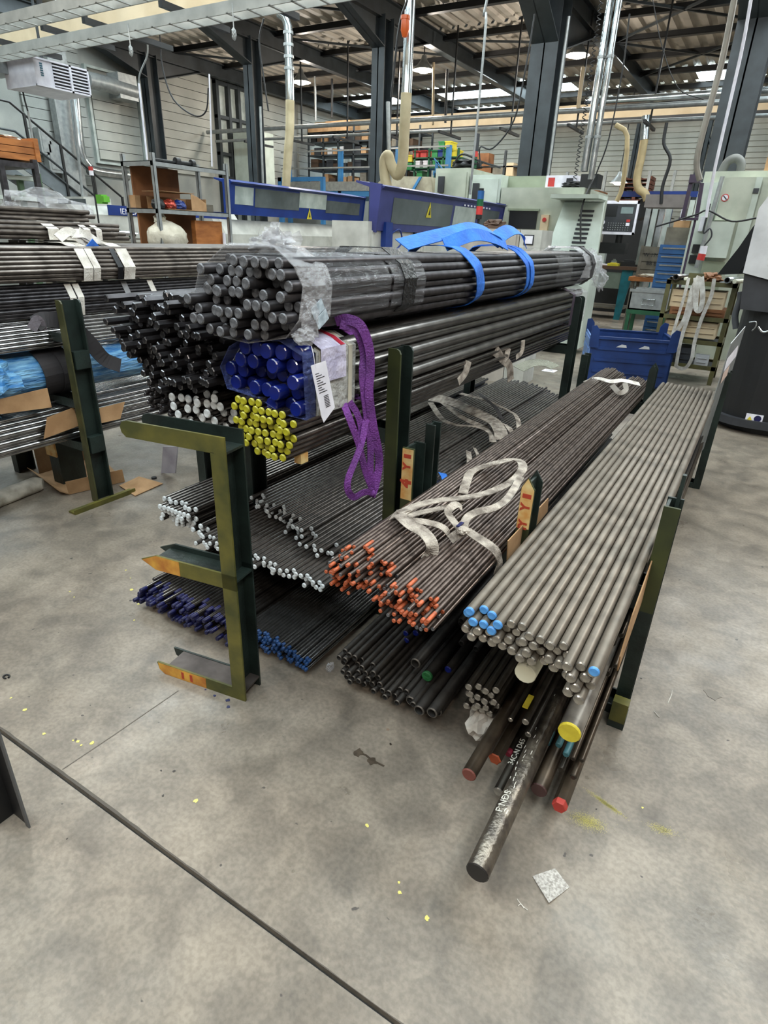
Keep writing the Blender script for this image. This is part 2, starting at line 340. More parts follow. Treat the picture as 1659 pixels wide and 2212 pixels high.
# roof: corrugated deck with openings for skylights and added fill sheets, purlins, rafters
cl = MB(); cl.box((XL-.3, -3, ZR+.45), (9, YB+.3, ZR+.5)); ceiling = tag(cl.build('ceiling', DECK), kind='structure')
SKY_FILLS = [(12.95, 14.3, -1.6, 6), (10.1, 11.2, -2.6, 5.5), (-1.2, 5.6, 1.3, 2.5), (-1.4, .3, -9, .8), (4.2, 5.6, -13, .8), (8.5, 9.9, -13.6, -3.6), (19.3, 20.9, -13.5, -11.7), (19.3, 20.9, -10.3, -6.1), (19.4, 21.0, -2.9, -1.6), (22.4, 23.2, -13, -9), (22.3, 23.3, -6.3, -5.1), (22.4, 23.2, -4.0, -1.4)]  # leading entries unseen: glowing sheets added for foreground light and bar highlights
def deck(x0, x1, y0, y1):
    q = MB(); n = max(1, round((x1-x0)/.3)); p = (x1-x0)/n; vs = []
    for k in range(n):
        for dx, dz in ((0, 0), (.42, 0), (.52, .05), (.9, .05)): vs.append((x0+(k+dx)*p, dz))
    vs.append((x1, 0)); N_ = len(vs)
    V_ = [(a, y0, ZR+b) for a, b in vs]+[(a, y1, ZR+b) for a, b in vs]
    q.add(V_, [(i+1, i, N_+i, N_+i+1) for i in range(N_-1)]); q.build('roof_sheet', DECK, ceiling)
ys = sorted({-3, YB}|{a for s in SKY_FILLS for a in s[:2]})
for y0, y1 in zip(ys, ys[1:]):
    hol = sorted((s[2], s[3]) for s in SKY_FILLS if s[0] <= y0+.01 and s[1] >= y1-.01); x = XL
    for a, b in hol:
        if a > x: deck(x, a, y0, y1)
        x = b
    deck(x, 9, y0, y1)
for y0, y1, x0, x1 in SKY_FILLS:
    q = MB(); q.box((x0, y0, ZR+.0), (x1, y1, ZR+.03)); o = q.build('skylight_fill_sheet', SKY, ceiling)
for y in (-1.8, 1.2, 3.2, 6.3, 7.9, 9.95, 11.3, 12.8, 14.5, 16.1, 17.6, 19.2, 21.05, 22.4, 23.7):
    q = MB(); q.box((XL, y+.02, ZR-.12), (9, y+.05, ZR-.01)); q.box((XL, y-.03, ZR-.13), (9, y+.09, ZR-.12)); q.build('purlin', BLACK, ceiling)
def ibeam(q, p0, p1, h, w_, t=.02, mi=0):
    p0, p1 = Vector(p0), Vector(p1); d = (p1-p0).normalized(); s = d.cross(Vector((0, 0, 1))).normalized(); u = s.cross(d).normalized()
    for c, hh, ww in ((0, h/2, t/2), (h/2, t/2, w_/2), (-h/2, t/2, w_/2)):
        P_ = [p0+u*(c+a*hh)+s*(b*ww) for a, b in ((-1, -1), (-1, 1), (1, 1), (1, -1))]; q.prism(P_, p1-p0, mi)
CX = [-14.05, -10.75, -7.42, -4.13, -.95]
for i, x in enumerate(CX+[3.2]):
    q = MB(); ibeam(q, (x, 0 if i else 6, 5.38), (x, YB, 5.45), .3, .18)
    q.build('rafter', CHAR, ceiling)
# diagonal wind bracing under the deck
q = MB()
for a, b in (((-4.1, 12.9), (-.95, 16.1)), ((-.95, 12.9), (-4.1, 16.1)), ((-4.1, 16.1), (-.95, 19.3)), ((-.95, 16.1), (-4.1, 19.3)), ((-10.7, 9.9), (-7.4, 12.8)), ((-7.4, 14.5), (-4.1, 16.2)), ((-10.7, 12.9), (-7.4, 16.1)), ((-4.1, 12.9), (-7.4, 9.9)), ((-14, 12.9), (-10.7, 16.1))):
    q.box((-.02, 0, -.02), (.02, (Vector(b)-Vector(a)).length, .02), 0, Matrix.Translation((a[0], a[1], 5.5))@Matrix.Rotation(math.atan2(-(b[0]-a[0]), b[1]-a[1]), 4, 'Z'))
q.build('wind_brace', CHAR, ceiling)
def column(x, y, w_, d, label, gro, h=(1.5, 1.5), z0=4.8):
    t = thing('steel_column', label, 'column', (x, y, 0), gro)
    q = MB(); q.box((x-w_/2, y-d/2, 0), (x+w_/2, y-d/2+.02, 5.3)); q.box((x-w_/2, y+d/2-.02, 0), (x+w_/2, y+d/2, 5.3)); q.box((x-.012, y-d/2, 0), (x+.012, y+d/2, 5.3))
    q.build('shaft', CHAR, t)
    q = MB(); q.box((x-w_/2-.08, y-d/2-.08, 0), (x+w_/2+.08, y+d/2+.08, .03)); q.build('base_plate', CHAR, t)
    for s, L_ in ((-1, h[0]), (1, h[1])):
        q = MB(); y0 = y+s*d/2; q.prism([(x-.01, y0, z0), (x-.01, y0, 5.24), (x-.01, y0+s*L_, 5.24)], (.02, 0, 0))
        dv = Vector((0, s*L_, 5.24-z0)); nn = Vector((0, -dv.z*s, dv.y*s)).normalized()*.02
        q.prism([(x-w_/2, y0, z0), (x-w_/2, y0+s*L_, 5.24), Vector((x-w_/2, y0+s*L_, 5.24))+nn, Vector((x-w_/2, y0, z0))+nn], (w_, 0, 0))
        q.build('haunch', CHAR, t)
    return t
column(CX[0], 12, .26, .34, 'dark grey steel column against the left wall beside the white panels', 'columns')
column(CX[1], 12, .26, .3, 'dark grey steel column behind the left blue machine cover', 'columns')
column(CX[2], 12, .28, .34, 'dark grey steel column between the two blue machine covers', 'columns')
t = column(CX[3], 12, .46, .5, 'broad dark steel column rising behind the pale green lathe', 'columns', (1.4, 2.2), 4.55)
q = MB(); q.tube([(CX[3]+.3, 11.9, 0), (CX[3]+.3, 11.9, 4.9)], .03, 8); q.build('conduit', GALV, t)
column(CX[4]-.1, 12, .5, .5, 'broad dark steel column behind the tall pale green machine at the right', 'columns', (2.2, 2.2), 4.55)
for x in (-4.9, -2.85):
    q = MB(); ibeam(q, (x, YB-.3, 0), (x, YB-.3, 5.4), .2, .18)
    q = MB(); q.box((x-.11, YB-.35, 0), (x+.11, YB-.33, 5.5)); q.box((x-.11, YB-.13, 0), (x+.11, YB-.11, 5.5)); q.box((x-.01, YB-.35, 0), (x+.01, YB-.11, 5.5))
    o = q.build('steel_column', CHAR); tag(o, 'slim dark column against the back wall %s' % ('just right of the broad lathe column' if x < -4 else 'beside the diagonal brace'), 'column', 'columns')
q = MB(); q.tube([(-2.75, YB-.25, 4.7), (-.9, YB-.25, 2.2)], .07, 6); tag(q.build('wall_brace', CHAR), 'dark diagonal brace leaning across the back wall', 'brace')
# crane beam band and pipe runs across the hall
q = MB(); q.box((XL+.1, 18.9, 4.55), (8, 19.0, 4.9)); q.box((XL+.1, 18.85, 4.45), (8, 19.05, 4.55), 1); tag(q.build('crane_beam', [CREAM, BLACK]), 'long cream beam with a black lower flange crossing the hall', 'beam')
def pipe(name, pts, r, m_, label, cat='pipe', group=None, n=8, smooth=0):
    q = MB(); q.tube(spl(pts, smooth) if smooth else pts, r, n); return tag(q.build(name, m_), label, cat, group)
pipe('roof_pipe', [(XL+.1, 14, 3.98), (8, 14, 3.92)], .05, GALV, 'upper galvanised pipe crossing the hall behind the columns')
pipe('roof_pipe', [(XL+.1, 14.3, 3.8), (8, 14.3, 3.72)], .035, GALV, 'thinner galvanised pipe just under the upper crossing pipe')
pipe('roof_pipe', [(-3.6, 13.6, 4.0), (8, 13.6, 3.98)], .07, SHINY, 'thick shiny pipe run at the right below the roof')
for k in range(9):
    q = MB(); x = -12.5+k*1.4; q.box((x, 13.5, 3.62), (x+.05, 14.6, 3.67)); q.box((x, 14.1, 3.67), (x+.03, 14.13, 5.62)); tag(q.build('pipe_hanger', BLACK), 'black hanger bar carrying the crossing pipes', 'hanger', 'pipe hangers')

def tray(y, z, label):
    t = thing('cable_tray', label, 'cable tray', (-6, y, z), 'overhead trays')
    q = MB(); q.box((XL+.2, y, z), (2, y+.015, z+.1)); q.box((XL+.2, y+.2, z), (2, y+.215, z+.1)); q.build('tray_side', TRAYM, t)
    me_ = None
    for k in range(60):
        if me_ is None: q = MB(); q.box((0, y, z), (.03, y+.21, z+.01)); o = q.build('tray_rung', TRAYM, t); me_ = o.data
        else: o = bpy.data.objects.new('tray_rung', me_); COL.objects.link(o); o.parent = t; o.matrix_parent_inverse = Matrix.Translation(-t.location)
        o.location.x = XL+.3+k*.27
tray(5.0, 3.62, 'upper galvanised cable tray at the top left'); tray(5.45, 3.5, 'lower galvanised cable tray at the top left')
cz = Yp(200, 50, 6.75).z; q = MB(); q.box((XL+.2, 6.75, cz-.1), (-1, 6.8, cz+.1)); q.box((XL+.2, 6.73, cz-.12), (-1, 6.82, cz-.1)); tag(q.build('crane_beam', CREAM), 'cream runway rail seen behind the cable trays at top left', 'beam')
pipe('roof_pipe', [(XL+.2, 5.75, 3.62), (1, 5.75, 3.62)], .035, SHINY, 'bright conduit under the top left cable trays')
for k, (px, py, px2, py2) in enumerate([(0, 88, 115, 125), (110, 65, 235, 105), (225, 45, 345, 112), (362, 16, 480, 62), (520, -20, 640, 40)]):
    a = Zp(px, py, 3.72); b = Zp(px2, py2, 3.72); xx = (a.x+b.x)/2
    q = MB(); q.box((xx-.03, a.y-.1, 3.7), (xx+.03, max(b.y, a.y+.9), 3.76)); q.box((xx-.02, a.y-.1, 3.76), (xx+.02, a.y-.05, 5.5))
    tag(q.build('support_bar', BLACK), 'black support bar under the top left cable trays', 'support bar', 'tray support bars')
# hanging lamps
for k, (x, y, z) in enumerate([(-11.35, 14.46, 5.0), (-7.89, 14.54, 5.0), (-4.43, 14.63, 5.0), (-4.35, 20, 3.15), (2.6, 3.4, 5.0), (2.3, -2.4, 5.0), (-2.2, -2.6, 5.0), (-5.4, 2.6, 5.0)]):
    lab = ['lit bell lamp hanging furthest left under the roof', 'lit bell lamp hanging between the two middle columns', 'lit bell lamp hanging right of the broad column', 'small lamp hanging low before the back wall at right', 'bell lamp above the aisle right of the racks', 'bell lamp behind the viewer at the right', 'bell lamp behind the viewer at the left', 'bell lamp above the far left rack'][k]
    t = thing('hanging_lamp', lab, 'lamp', (x, y, z), 'hall lamps')
    q = MB(); q.tube([(x, y, z+.28), (x, y, z+.2), (x, y, z+.1), (x, y, z)], .1, 16, 0, False, [.05, .07, .15, .25]); q.build('lamp_shade', GALV, t)
    q = MB(); q.blob((x, y, z+.02), (.16, .16, .08), k, 0, sub=2); q.build('bulb', LAMPM, t)
    q = MB(); q.tube([(x, y, z+.28), (x, y, 5.5)], .012, 6); q.build('stem', BLACK, t)
    l = bpy.data.lights.new('lamp_light', 'POINT'); l.energy = (170, 170, 170, 20, 210, 180, 180, 120)[k]; l.color = (1, .9, .78); l.shadow_soft_size = .16; o = bpy.data.objects.new('lamp_light', l); COL.objects.link(o); o.location = (x, y, z-.15)
# ------------------------------------------------------------------ steel bar racks
def upost(q, x0, y0, z0, z1, w_=.054, d=.105, rnd_=True):
    t = .009
    for k, y in enumerate((y0, y0+d-t)):
        c = .018 if rnd_ else .001
        q.prism([(x0, y, z0), (x0+w_, y, z0), (x0+w_, y, z1-c), (x0+w_-c*.4, y, z1-c*.3), (x0+w_-c, y, z1), (x0, y, z1)], (0, t, 0), 0 if k == 0 else 1)
    q.box((x0+.004, y0+t, z0), (x0+.013, y0+d-t, z1-.004), 1)
def uarm(q, x0, x1, y0, z0, h=.06, d=.105, lift=.0):      # channel lying open side up, along x
    t = .008
    q.box((x0, y0, z0), (x1, y0+t, z0+h), 0); q.box((x0, y0+d-t, z0), (x1, y0+d, z0+h), 1); q.box((x0, y0+t, z0+lift), (x1, y0+d-t, z0+lift+t), 1)
OM = [OLIVE, DKGRN]
# the free-standing C-shaped frame in front, turned a few degrees
ang = math.atan2(.156, .988)
CM = Matrix.Translation((-1.284, 1.227, 0))@Matrix.Rotation(ang, 4, 'Z')     # local -x = arm direction
t = thing('rack_end_frame', 'free-standing olive C-shaped steel frame with three arms at the front left', 'rack frame', (-1.284, 1.227, 0))
def loc_build(q, name, m_, parent, M4):
    q.v = [tuple(M4@Vector(v)) for v in q.v]; return q.build(name, m_, parent)
q = MB(); t_ = .008
q.box((-.055, 0, .049), (0, t_, .972), 0); q.box((-.055, .097, .049), (0, .105, .972), 1); q.box((-.05, t_, .049), (-.041, .097, .972), 1)
q.box((-.055, .0, .972), (-.041, .105, .974), 1); loc_build(q, 'post', OM, t, CM)
def arm(z0, h, L_, tip, name, top=False, lift=0):
    q = MB()
    for k, y in enumerate((0, .097)):
        if tip == 'point': P_ = [(0, y, z0), (-L_+.06, y, z0), (-L_, y, z0+h*.5), (-L_+.07, y, z0+h), (0, y, z0+h)]
        elif tip == 'low': P_ = [(0, y, z0), (-L_+.035, y, z0), (-L_+.008, y, z0+h*.35), (-L_, y, z0+h), (0, y, z0+h)]
        else: P_ = [(0, y, z0), (-L_+.02, y, z0), (-L_+.004, y, z0+h*.25), (-L_, y, z0+h*.6), (-L_+.01, y, z0+h*.9), (-L_+.03, y, z0+h), (0, y, z0+h)]
        if k == 1: P_ = [(a, b, c) for a, b, c in P_]
        q.prism(P_, (0, t_, 0), 0 if k == 0 else 1)
    q.box((-L_+.05 if tip != 'round' else -L_+.03, t_, z0+lift), (0, .097, z0+lift+t_), 2 if top else 1)
    return loc_build(q, name, OM+[RUST], t, CM)
arm(.972, .056, .405, 'round', 'arm'); am = arm(.484, .058, .403, 'point', 'arm', False, .03); ab = arm(0, .05, .405, 'low', 'arm', True, .04)
q = MB(); q.prism([(-.233, -.0006, .484), (-.34, -.0006, .484), (-.398, -.0006, .512), (-.334, -.0006, .541), (-.233, -.0006, .541)], (0, .0006, 0)); loc_build(q, 'painted_patch', YELL, am, CM)
q = MB(); q.prism([(-.175, -.0006, .001), (-.372, -.0006, .001), (-.397, -.0006, .018), (-.4, -.0006, .048), (-.175, -.0006, .048)], (0, .0006, 0)); loc_build(q, 'painted_patch', YELL, ab, CM)
for x in (-.25, -.29): q = MB(); q.box((x, -.0012, .008), (x+.012, -.0006, .04)); loc_build(q, 'red_mark', RED, ab, CM)
# left shelf rack (big bundles): frames at two stations
def rackA(y, label, posts):
    t = thing('bar_rack_frame', label, 'rack frame', (-1.6, y, 0), 'bar racks')
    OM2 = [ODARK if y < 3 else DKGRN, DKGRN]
    for x0, z0, z1 in posts: q = MB(); upost(q, x0, y, z0, z1); q.build('upright', OM2 if x0 > -1.5 else [DKGRN, DKGRN], t)
    for z0 in (0, .255, .832): q = MB(); uarm(q, -2.28 if z0 != .832 else -2.16, -1.168, y, z0, .06 if z0 else .03); q.build('arm', [DKGRN, DKGRN], t)
    return t
rackA(1.985, 'front olive frame of the left bar rack, its tall post bearing the bright tubes', ((-1.167, 0, 1.21), (-1.96, 0, .84), (-2.28, 0, .62)))
rackA(4.6, 'rear dark frame of the left bar rack beside the blue bin', ((-1.167, 0, 1.24), (-1.96, 0, .84), (-2.28, 0, .62)))
# right stacked cradle racks
def cradle(y, zb, zt, label, tabs, grp):
    t = thing('bar_cradle', label, 'bar cradle', (-.55, y, zb), grp)
    q = MB(); uarm(q, -1.0, -.11, y, zb, .094 if zb > .1 else .04); q.build('base_beam', [DKGRN, DKGRN], t)
    for k, x0 in enumerate((-1.053, -.567, -.108)):
        q = MB()
        if k == 1:
            for j, yy in enumerate((y, y+.09)): q.prism([(x0, yy, zb+.04), (x0+.048, yy, zb+.04), (x0+.048, yy, zt-.05), (x0+.02, yy, zt-.008), (x0, yy, zt-.045)], (0, .008, 0), j)
            q.box((x0+.018, y+.008, zb+.04), (x0+.026, y+.09, zt-.03), 1)
        else: upost(q, x0, y, zb+.0 if zb > .1 else 0, zt, .05, .1, False)
        o = q.build('upright', [ODARK, DKGRN] if tabs else [DKGRN, DKGRN], t)
        if tabs and k < 2:
            q = MB(); zt2 = zt-.003
            if k == 1: q.prism([(x0+.001, y-.001, .65), (x0+.047, y-.001, .652), (x0+.047, y-.001, zt-.052), (x0+.02, y-.001, zt-.012), (x0+.001, y-.001, zt-.048)], (0, .001, 0))
            else: q.box((x0+.001, y-.001, .64), (x0+.049, y, zt2))
            p = q.build('painted_patch', TAPE, o)
            zc = zt-.03 if k == 0 else zt-.075
            q = MB(); q.box((x0+.008, y-.0018, zc-.01), (x0+.04, y-.001, zc+.006)); q.build('red_mark', RED, o)
            text('Y', .045, frame((x0+.024, y-.0014, zc-.045), (0, 0, 1), (-1, 0, 0)), RED, o, 'red_digit', .0003, .0022)
            text('4' if k == 0 else 'IY', .06 if k == 0 else .042, frame((x0+.024, y-.0014, zc-.115), (0, 0, 1), (-1, 0, 0)), RED, o, 'red_digit', .0003, .0045 if k == 0 else .0022)
    return t
cradle(1.928, .464, .855, 'upper front cradle of the right rack with marked uprights', True, 'cradles')
cradle(1.928, .0, .464, 'lower front cradle of the right rack standing on the floor', False, 'cradles')
cradle(4.62, .464, .841, 'upper rear cradle of the right rack', False, 'cradles')
cradle(4.62, .0, .464, 'lower rear cradle of the right rack', False, 'cradles')
q = MB(); q.box((-.108, 1.86, 0), (-.052, 1.925, .05), 1); q.box((-.107, 1.858, .03), (-.053, 1.9, .115), 0); tag(q.build('foot_block', [OLIVE, DKGRN]), 'short yellow-green foot block at the base of the right rack post', 'block')
q = MB(); upost(q, -1.02, 2.05, .47, .925, .04, .06, False); tag(q.build('spacer_post', [DKGRN, DKGRN]), 'narrow dark post behind the marked left upright', 'post')
q = MB(); q.prism([(-.082, 1.98, .5), (-.07, 1.98, .5), (-.07, 2.02, .935), (-.082, 2.02, .935)], (0, .02, 0)); tag(q.build('steel_strip', DKGRN), 'thin steel strip poking up from the right rack post', 'strip')
# post of the far left rack
t = thing('bar_rack_frame', 'tall dark post of the far left rack on a foot running along the floor', 'rack frame', (-3.3, 2.03, 0))
q = MB(); upost(q, -3.336, 2.03, .0, 1.208, .052, .12); q.build('upright', [mat('olive_dark', '#4b4a2c', .5, .1, scale=9, dark='#35361f'), DKGRN], t)
for zz in (.32, .83): q = MB(); q.box((-3.345, 2.05, zz), (-3.276, 2.14, zz+.1)); q.build('sleeve', DKGRN, t)
q = MB(); q.box((-3.29, 1.84, 0), (-3.23, 2.27, .012)); q.box((-3.235, 1.84, 0), (-3.225, 2.27, .03)); q.build('foot', OLIVE, t)
for z0 in (.33, .6, .98): q = MB(); uarm(q, -4.3, -3.336, 2.03, z0, .05); q.build('arm', [DKGRN, DKGRN], t)
q = MB(); upost(q, -4.2, 2.03, 0, 1.3, .06, .12); q.build('upright', [DKGRN, DKGRN], t)
t = thing('bar_rack_frame', 'short upright end with a tan face at the far left, before the dark bundles', 'rack frame', (-3.9, 1.6, 0))
p = Xp(50, 640, -3.75); q = MB(); q.prism([(-3.8, p.y-.02, 0), (-3.7, p.y-.02, 0), (-3.7, p.y-.02, p.z-.04), (-3.72, p.y-.02, p.z), (-3.8, p.y-.02, p.z)], (0, .17, 0)); q.prism([(-3.81, p.y-.03, .2), (-3.7, p.y-.03, .2), (-3.71, p.y-.03, p.z-.02), (-3.8, p.y-.03, p.z-.02)], (0, .009, 0), 1); q.build('upright', [DKGRN, TAPE], t)
# rear stations of the far left rack, hidden behind the bundles but bearing them
t = thing('bar_rack_frame', 'rear station of the far left rack behind the bundles', 'rack frame', (-3.8, 4.4, 0))
q = MB(); upost(q, -3.4, 4.4, 0, 1.2); q.build('upright', [DKGRN, DKGRN], t)
for z0 in (.33, .6, .98): q = MB(); uarm(q, -4.3, -3.35, 4.4, z0, .05); q.build('arm', [DKGRN, DKGRN], t)
t = thing('bar_rack_frame', 'front station of the far left rack outside the picture', 'rack frame', (-3.8, -.4, 0))
q = MB(); upost(q, -3.4, -.4, 0, 1.2); q.build('upright', [DKGRN, DKGRN], t)
for z0 in (.33, .6, .98): q = MB(); uarm(q, -4.3, -3.35, -.4, z0, .05); q.build('arm', [DKGRN, DKGRN], t)
# ------------------------------------------------------------------ bars
RC = {}
TUBEST = mat('polished_tube_steel', '#8f8b87', .27, .85, scale=10, dark='#625e5b')
TUBRIM = mat('tube_rim', '#77726c', .45, .6, scale=60, dark='#4f4b47')
def barmesh(name, r, L_, kind, m_, mend, tip, mtip):
    key = (name, r, round(L_, 3), kind, m_.name, mend.name, tip)
    if key in RC: return RC[key]
    q = MB(); n = {'hex': 6, 'round': 10 if r < .012 else 16, 'tube': 14 if r < .02 else 20}[kind]; R = r*1.1547 if kind == 'hex' else r
    def ring(y, rr): return [(rr*math.cos(2*math.pi*j/n), y, rr*math.sin(2*math.pi*j/n)) for j in range(n)]
    rings = []; ms = []
    if kind == 'tube': prof = [(-1, 0)]
    ch = min(.25*r, .003)
    st = [(0, R-ch), (ch, R)]
    if tip: st += [(tip, R)]
    st += [(L_-ch, R), (L_, R-ch)]
    vs = []; 
    for y, rr in st: vs += ring(y, rr)
    k = len(st)
    for i in range(k-1):
        mi = 1 if i == 0 else (2 if tip and i == 1 else (1 if i == k-2 else 0))
        if tip and i == 0: mi = 2
        q.add([], [], 0)
        q.f += [[i*n+j, i*n+(j+1) % n, (i+1)*n+(j+1) % n, (i+1)*n+j] for j in range(n)]; q.m += [mi]*n; q.sm += [(kind != 'hex' and 0 < i < k-2)]*n
    q.v = vs; ce = 2 if tip else 1
    if kind == 'tube':
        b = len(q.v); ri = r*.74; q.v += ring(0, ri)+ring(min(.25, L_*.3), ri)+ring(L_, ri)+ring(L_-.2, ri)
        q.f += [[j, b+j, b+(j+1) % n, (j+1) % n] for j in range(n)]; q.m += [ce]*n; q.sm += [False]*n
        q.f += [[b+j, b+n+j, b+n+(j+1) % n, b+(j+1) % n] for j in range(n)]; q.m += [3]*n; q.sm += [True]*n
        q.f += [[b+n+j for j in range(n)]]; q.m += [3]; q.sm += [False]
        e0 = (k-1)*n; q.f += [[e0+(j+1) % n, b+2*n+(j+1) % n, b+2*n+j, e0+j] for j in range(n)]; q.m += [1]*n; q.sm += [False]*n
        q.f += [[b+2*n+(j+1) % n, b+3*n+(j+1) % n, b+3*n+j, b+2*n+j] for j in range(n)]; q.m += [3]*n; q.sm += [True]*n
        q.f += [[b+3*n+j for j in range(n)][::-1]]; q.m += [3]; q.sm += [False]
    else:
        q.f += [list(range(n))]; q.m += [ce]; q.sm += [False]; q.f += [[(k-1)*n+j for j in range(n)][::-1]]; q.m += [1]; q.sm += [False]
    me = bpy.data.meshes.new(name); me.from_pydata(q.v, [], q.f); me.polygons.foreach_set('material_index', q.m); me.polygons.foreach_set('use_smooth', q.sm)
    for mm in (m_, mend, mtip or mend, TUBIN): me.materials.append(mm)
    me.update(); bm = bmesh.new(); bm.from_mesh(me); bmesh.ops.recalc_face_normals(bm, faces=bm.faces); bm.to_mesh(me); bm.free()
    RC[key] = me; return me
def bar(name, x, y0, z, r, L_, kind, m_, mend, label, cat, group=None, tip=0, mtip=None, roll=0, yaw=0, pitch=0):
    o = bpy.data.objects.new(name, barmesh(name, r, L_, kind, m_, mend, tip, mtip)); COL.objects.link(o); o.location = (x, y0, z)
    o.rotation_mode = 'YXZ'; o.rotation_euler = (pitch, roll, yaw)
    return tag(o, label, cat, group)
def inside(x, z, P_):
    c = False; j = len(P_)-1
    for i in range(len(P_)):
        (x1, z1), (x2, z2) = P_[i], P_[j]
        if (z1 > z) != (z2 > z) and x < (x2-x1)*(z-z1)/(z2-z1)+x1: c = not c
        j = i
    return c
def pack(P_, r, gap=1.03):
    xs = [p[0] for p in P_]; zs = [p[1] for p in P_]; out = []; z = min(zs)+r; row = 0
    while z < max(zs)-r*.5:
        x = min(xs)+r+(r*gap if row % 2 else 0)
        while x < max(xs)-r*.5:
            if inside(x, z, P_): out.append((x, z))
            x += 2*r*gap
        z += 2*r*gap*.87; row += 1
    return out
def bundle(name, P_, r, y0, y1, jit, kind, m_, mend, label, cat, group, tip=0, mtip=None, seed=1, yf=None, keep=None, yawj=0, tipvar=None, gap=1.03):
    rnd = random.Random(seed); pts = pack(P_, r, gap); n = 0
    if gap > 1.06: pts = [(x+rnd.uniform(-1, 1)*r*(gap-1.02)*.7, z+rnd.uniform(-1, 1)*r*(gap-1.02)*.4) for x, z in pts]
    for x, z in pts:
        if keep and not keep(x, z, rnd): continue
        j = rnd.uniform(-jit, jit)
        if rnd.random() < .12: j -= jit*rnd.uniform(0, .6)
        ys = (yf(x, z) if yf else y0)+j; L_ = y1-y0
        mt, tp, me_ = mtip, tip, mend
        if tipvar: mt, tp, me_ = tipvar(x, z, rnd)
        bar(name, x, ys, z, r, L_, kind, m_, me_, label, cat, group, tp, mt, rnd.uniform(-.4, .4) if kind == 'hex' else 0, rnd.uniform(-yawj, yawj)); n += 1
    print(name, group, n)
PA = [(-1.45, 1.545), (-1.27, 1.548), (-1.19, 1.5), (-1.165, 1.45), (-1.175, 1.36), (-1.24, 1.312), (-1.38, 1.285), (-1.51, 1.288), (-1.565, 1.33), (-1.6, 1.4), (-1.55, 1.47)]
bundle('black_bar', PA, .0168, 1.45, 5.05, .05, 'round', BLKST, BLKEND, 'thick black round bar in the film-wrapped top bundle', 'steel bar', 'film-wrapped black bars', seed=3, yawj=.0004)
PB = [(-2.13, 1.345), (-1.66, 1.4), (-1.62, 1.285), (-1.56, 1.17), (-1.6, 1.09), (-1.72, 1.05), (-1.99, 1.02), (-2.06, 1.12), (-2.12, 1.22)]
bundle('hexagonal_bar', PB, .0128, 1.53, 5.0, .075, 'hex', BLKST, GLINT, 'thin dark hexagonal bar in the pile left of the wrapped bundle', 'steel bar', 'hexagonal bars', seed=5, yawj=.0006, keep=lambda x, z, q: q.random() < .9)
PC = [(-1.42, 1.272), (-1.26, 1.285), (-1.172, 1.25), (-1.172, 1.05), (-1.26, 1.055), (-1.36, 1.09), (-1.5, 1.1), (-1.535, 1.17), (-1.48, 1.24)]
bundle('steel_tube', PC, .0245, 1.5, 4.9, .045, 'round', TUBEST, CAPB, 'shiny steel tube with a blue end cap under the wrapped bundle', 'steel tube', 'blue-capped tubes', tip=.05, mtip=CAPB, seed=8)
PD = [(-1.44, 1.09), (-1.35, 1.085), (-1.2, 1.045), (-1.19, .965), (-1.25, .893), (-1.36, .893), (-1.44, .95), (-1.46, 1.03)]
bundle('yellow_ended_bar', PD, .0136, 1.45, 4.9, .012, 'round', MIDST, YTIP, 'round steel bar with a yellow painted end', 'steel bar', 'yellow-ended bars', tip=.006, mtip=YTIP, seed=9)
PE = [(-1.885, 1.01), (-1.63, 1.045), (-1.585, 1.0), (-1.62, .895), (-1.82, .895), (-1.89, .94)]
bundle('white_ended_bar', PE, .0168, 1.56, 4.9, .05, 'round', MIDST, WTIP, 'round steel bar with a white painted end', 'steel bar', 'white-ended bars', tip=.006, mtip=WTIP, seed=11)
PF = [(-2.09, .895), (-1.9, .895), (-1.9, 1.0), (-1.96, 1.02), (-2.07, 1.02)]
bundle('steel_rod', PF, .0075, 1.6, 4.8, .03, 'round', BLKST, BLKST, 'thin black rod beside the white-ended bars', 'steel rod', 'thin black rods', seed=12)
# shelf 2
bundle('white_tipped_bar', [(-2.22, .316), (-1.98, .316), (-1.98, .44), (-2.22, .44)], .0128, 1.68, 5.2, .02, 'round', MIDST, WTIP, 'white-tipped bar at the left end of the middle shelf', 'steel bar', 'thicker white-tipped bars', tip=.008, mtip=WTIP, seed=14, yf=lambda x, z: 1.66+(.03 if z > .4 else 0)+(.44-z)*.2)
bundle('white_tipped_bar', [(-1.9, .316), (-1.18, .316), (-1.18, .362), (-1.9, .372)], .0104, 1.6, 5.2, .03, 'round', SHELFB, WTIP, 'slim white-tipped bar in the lower layers of the middle shelf', 'steel bar', 'lower slim white-tipped bars', tip=.006, mtip=WTIP, seed=15, gap=1.13, yf=lambda x, z: 1.60+(x+1.3)*-.02)
bundle('white_tipped_bar', [(-1.9, .374), (-1.18, .364), (-1.18, .395), (-1.55, .425), (-1.9, .44)], .0104, 1.9, 5.3, .05, 'round', SHELFB, WTIP, 'slim white-tipped bar in the upper layers of the middle shelf', 'steel bar', 'upper slim white-tipped bars', tip=.006, mtip=WTIP, seed=16, gap=1.17, yf=lambda x, z: 1.78+max(0, (-1.3-x))*.33)
bundle('white_tipped_bar', [(-1.96, .316), (-1.9, .316), (-1.9, .4), (-1.96, .35)], .0128, 1.66, 5.2, .03, 'round', MIDST, WTIP, 'white-tipped bar beside the gap in the middle shelf pile', 'steel bar', 'gap white-tipped bars', tip=.008, mtip=WTIP, seed=17)
